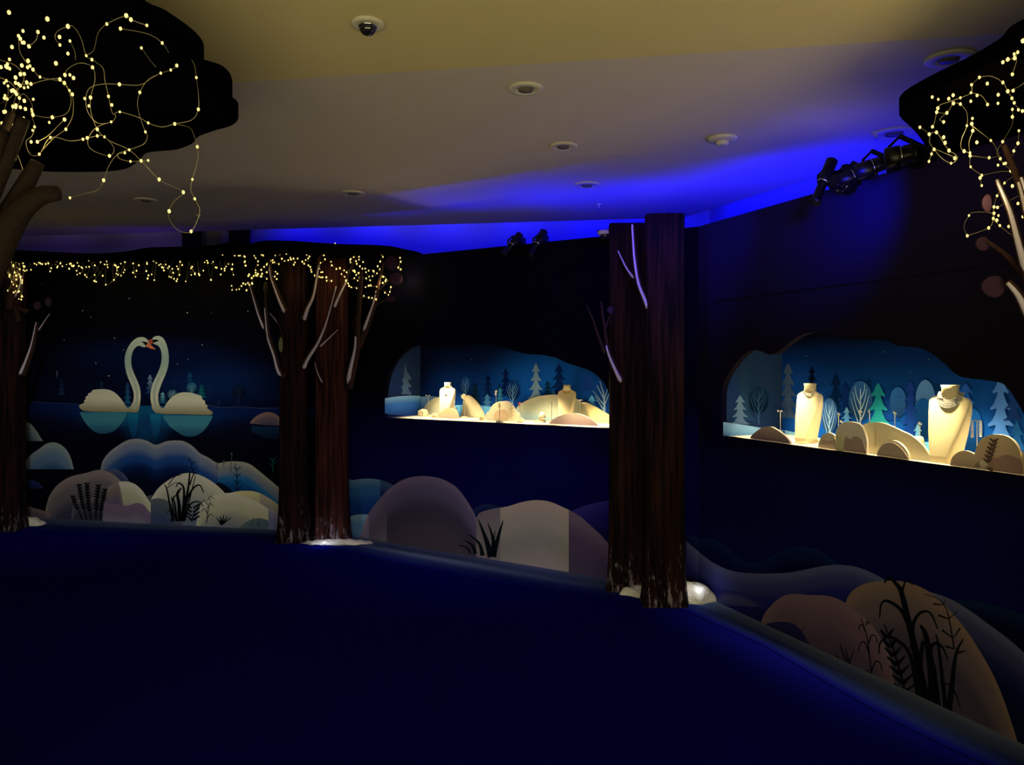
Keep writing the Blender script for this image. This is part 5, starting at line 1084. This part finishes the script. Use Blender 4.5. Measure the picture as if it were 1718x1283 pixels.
# ================================================================== SPOTLIGHT FIXTURES
def lampfix(c, a_, b_, rad, Y, w, label):
    """theatre spotlight from pixel a (rear end) to b (front end)"""
    A_, B_ = dhit(*c(*a_), Y), dhit(*c(*b_), Y-.05); t = thing('theatre_spotlight', label, 'spotlight', (A_+B_)/2, 'spotlights clamped on the set walls')
    d = (B_-A_); L = d.length; d.normalize()
    bm = bmesh.new(); lathe(bm, [(rad*.5, 0), (rad, L*.04), (rad, L*.5), (rad*.82, L*.55)], A_, d, 24); emit('body', bm, blackm, t, True)
    bm = bmesh.new(); lathe(bm, [(rad*.78, L*.5), (rad*.78, L*.92), (rad*.95, L*.94), (rad*.95, L), (rad*.7, L)], A_, d, 24); emit('barrel', bm, blackm, t, True)
    bm = bmesh.new(); lathe(bm, [(rad*1.02, L*.52), (rad*1.05, L*.535), (rad*1.02, L*.55)], A_, d, 24); emit('focus_ring', bm, chrome, t, True)
    M = (A_+B_)/2; top = w.a+w.d*((M-w.a).dot(w.d)); top.z = WH+.02
    bm = bmesh.new(); s_ = w.d
    tube(bm, [M-s_*rad*1.3, M-s_*rad*1.3+Vector((0, 0, rad*1.2)), M+Vector((0, 0, rad*1.9)), M+s_*rad*1.3+Vector((0, 0, rad*1.2)), M+s_*rad*1.3], .007, 6); emit('yoke', bm, blackm, t)
    bm = bmesh.new(); tube(bm, [M+Vector((0, 0, rad*1.9)), top+Vector((0, 0, .02)), top-Vector((0, 0, .03))], .011, 8); box(bm, top, (.05, .07, .06), Matrix.Rotation(math.atan2(w.d.y, w.d.x), 3, 'Z')); emit('clamp', bm, blackm, t)
lampfix(cs, (510, 440), (310, 930), .029, 3.82, W3, 'leftmost spotlight of the right cluster, barrel pointing down left')
lampfix(cs, (560, 700), (900, 560), .034, 3.72, W3, 'second spotlight of the right cluster, pointing along the wall')
lampfix(cs, (760, 600), (1130, 470), .040, 3.55, W3, 'third spotlight of the right cluster, middle of the group')
lampfix(cs, (1080, 440), (1430, 370), .045, 3.36, W3, 'rightmost spotlight of the right cluster beside the canopy')
lampfix(cs, (700, 740), (520, 690), .040, 3.78, W3, 'short squat spotlight under the leftmost one in the right cluster')
c0 = lambda x, y: (x, y)
lampfix(c0, (874, 392), (845, 428), .030, 5.70, W2, 'left spotlight of the pair above the smaller display window')
lampfix(c0, (914, 386), (890, 430), .030, 5.62, W2, 'right spotlight of the pair above the smaller display window')
bm = bmesh.new()
tube(bm, [W3.hit(*cs(560, 600), .09), W3.hit(*cs(1400, 330), .09)], .016, 8)
t = thing('lighting_bar', 'black horizontal bar carrying the right spotlight cluster', 'lighting bar', W3.hit(*cs(900, 480), .09)); emit('bar', bm, blackm, t)
for q in ((650, 560), (1330, 350)):
    bm = bmesh.new(); p = W3.hit(*cs(*q), .09); box(bm, (p+Vector((p.x, p.y, WH)))/2-W3.n*.045, (.03, .11, abs(p.z-WH)+.05), Matrix.Rotation(math.atan2(W3.d.y, W3.d.x), 3, 'Z')); emit('bracket', bm, blackm, t)

# ================================================================== LIGHTS
def light(kind, name, loc, col, power, size=None, target=None, blend=.5, angle=60, sizey=None, spread=None):
    l = bpy.data.lights.new(name, kind); l.color = col; l.energy = power
    o = bpy.data.objects.new(name, l); o.location = loc; COL.objects.link(o)
    if kind == 'AREA':
        l.size = size
        if sizey: l.shape = 'RECTANGLE'; l.size_y = sizey
        if spread: l.spread = math.radians(spread)
    elif kind == 'POINT': l.shadow_soft_size = size or .01
    elif kind == 'SPOT': l.shadow_soft_size = size or .02; l.spot_size = math.radians(angle); l.spot_blend = blend
    if target is not None:
        d = Vector(target)-Vector(loc); o.rotation_euler = d.to_track_quat('-Z', 'Y').to_euler()
    return o
WARM = (1, .80, .42); BLUE = (.0, .0, 1.0)
# warm shop light from behind the viewer, bouncing off the ceiling
light('AREA', 'uplight_fill', (.2, -1.3, .5), (1, .88, .47), 132, 7.0, (.2, .2, 3), sizey=1.8)
# blue LED washes behind the set walls
def behind(w, t, off, z): return w.at(t, z, -off)
def upspot(w, t, off, z, e, tgt, ang=105, col=BLUE):
    light('SPOT', 'blue_led', w.at(t, z, -off), col, e, .03, tgt, 1.0, ang)
for px, py, t, e in ((650, 330, .5, 10), (800, 325, 1.3, 22), (950, 325, 2.1, 26), (1080, 330, 2.9, 26)):
    upspot(W2, t, .35, 2.1, e, zhit(px, py, CZ), 110)
for px, py, t, e in ((1150, 330, .1, 30), (1260, 310, .5, 50), (1370, 300, .85, 46), (1450, 290, 1.15, 18)):
    upspot(W3, t, .42, 2.12, e, zhit(px, py, CZ), 100)
for px, e in ((60, .7), (200, .7), (470, 16), (600, 22), (730, 22), (860, 22), (990, 22), (1100, 22)):
    q_ = e0+ed*((zhit(px, 397-px*.0279, CZ)-e0).dot(ed)); light('SPOT', 'cove_led', q_+nb*.06+Vector((0, 0, .32)), (.25, .12, 1) if e < 1 else BLUE, e, .04, q_+nb*.5+Vector((0, 0, -.1)), 1.0, 120)
for k in (.2, .7, 1.3): q_ = e1+ed2*k; light('SPOT', 'cove_led', q_+nb2*.06+Vector((0, 0, .32)), BLUE, 22, .04, q_+nb2*.5+Vector((0, 0, -.1)), 1.0, 120)
light('POINT', 'blue_led', W3.at(.4, 2.2, -1.0), BLUE, 14, .05); light('POINT', 'blue_led', W3.at(1.2, 2.2, -1.0), BLUE, 8, .05)
q_ = W3.hit(1410, 300, .45); light('SPOT', 'blue_wash', q_, BLUE, 30, .05, W3.hit(1390, 370), 1.0, 95)
light('POINT', 'blue_led', W1.at(L1-2.0, 2.3, -.2), (.12, .02, 1), 1.5, .05)
light('POINT', 'blue_led', W1.at(L1-4.0, 2.3, -.2), (.2, .1, 1), .8, .05)
light('AREA', 'uplight_fill', (1.7, -.2, .5), (1, .88, .47), 16, 1.2, (2.0, .6, 3))  # added weak uplight that brightens the dark right end of the ceiling
light('POINT', 'purple_tint_fill', (1.72, 4.16, 2.50), (.62, .45, 1), .5, .01)  # unseen fill kept for a mild purple tint on the ceiling
light('SPOT', 'blue_wash', (1.25, 4.05, 2.62), BLUE, 45, .05, (.98, 4.8, 2.2), 1.0, 85)  # added room-side fill that turns the right pair's tops blue
light('SPOT', 'blue_wash', (.55, 4.3, 2.6), (.10, .03, 1), 24, .05, (.78, 5.0, 2.1), 1.0, 85)  # second added blue fill for the same tree tops
# added soft spots without fixtures, lighting the murals evenly
for loc, tgt, e, ang in (((-2.6, 3.6, 2.7), W1.hit(240, 760), 165, 62), ((-.6, 3.0, 2.7), W2.hit(700, 880), 24, 50), ((0, 2.6, 2.7), W2.hit(900, 900), 22, 40), ((-.2, 2.4, 2.7), W3.hit(1400, 1060), 6, 60)):
    light('SPOT', 'mural_fill', loc, (1, .97, .90), e, .12, tgt, 1.0, ang)
# display case lamps
for w, ta, tb_, zt_ in ((W2, t0, t1, zt), (W3, u0, u1, zt2)):
    pass
def caselamp(w, t, z, e, tgt_t): 
    light('SPOT', 'case_spot', w.at(t, z, -.10), (1, .80, .42), e, .03, w.at(tgt_t, SZ+.02, -.22), .8, 75)
for t, e in ((.45, 50), (.95, 34), (1.5, 34), (2.0, 50)): 
    if t0+t*.92 < t1: caselamp(W2, t0+t*.92, zt-.10 if .4 < t < 1.4 else zt-.22, e, t0+t*.92)
for t, e in ((.35, 52), (.85, 52), (1.35, 52), (1.75, 40)): caselamp(W3, u0+t, zt2-.06 if t < 1.5 else zt2-.2, e, u0+t)
# glow of the fairy lights
for px, py, Y, e in ((60, 230, 2.6, .5), (190, 230, 2.7, .4), (270, 280, 2.9, .3), (1650, 230, 2.7, .6), (1690, 200, 2.5, .4), (1660, 330, 2.7, .5)):
    light('POINT', 'fairy_glow', dhit(px, py, Y), (1, .76, .30), e, .03)
for px, py, Y, e in ((30, 460, 6.8, .5), (130, 475, 7.0, .5), (220, 475, 7.0, .6), (330, 475, 6.9, .6), (420, 470, 6.7, .6), (480, 460, 6.25, .5), (560, 460, 6.3, .5), (640, 475, 6.3, .9), (680, 470, 6.25, .9)):
    light('POINT', 'fairy_glow', dhit(px, py, Y), (1, .76, .30), e, .03)
# little lamps at the tree feet
light('POINT', 'foot_lamp', (xb-.02, YB-.22, .09), (.95, .95, 1), .25, .02); light('POINT', 'foot_lamp', (xd+.22, YD-.02, .12), (.95, .95, 1), .14, .02)
wd_ = bpy.data.worlds.new('world'); S.world = wd_; wd_.use_nodes = True
wd_.node_tree.nodes['Background'].inputs[0].default_value = (.6, .6, 1, 1); wd_.node_tree.nodes['Background'].inputs[1].default_value = .004
S.view_settings.view_transform = 'Standard'; S.view_settings.look = 'None'; S.view_settings.exposure = 0; S.view_settings.gamma = 1; S.view_settings.use_curve_mapping = False
S.cycles.use_denoising = True; S.cycles.sample_clamp_indirect = 4; S.cycles.max_bounces = 6
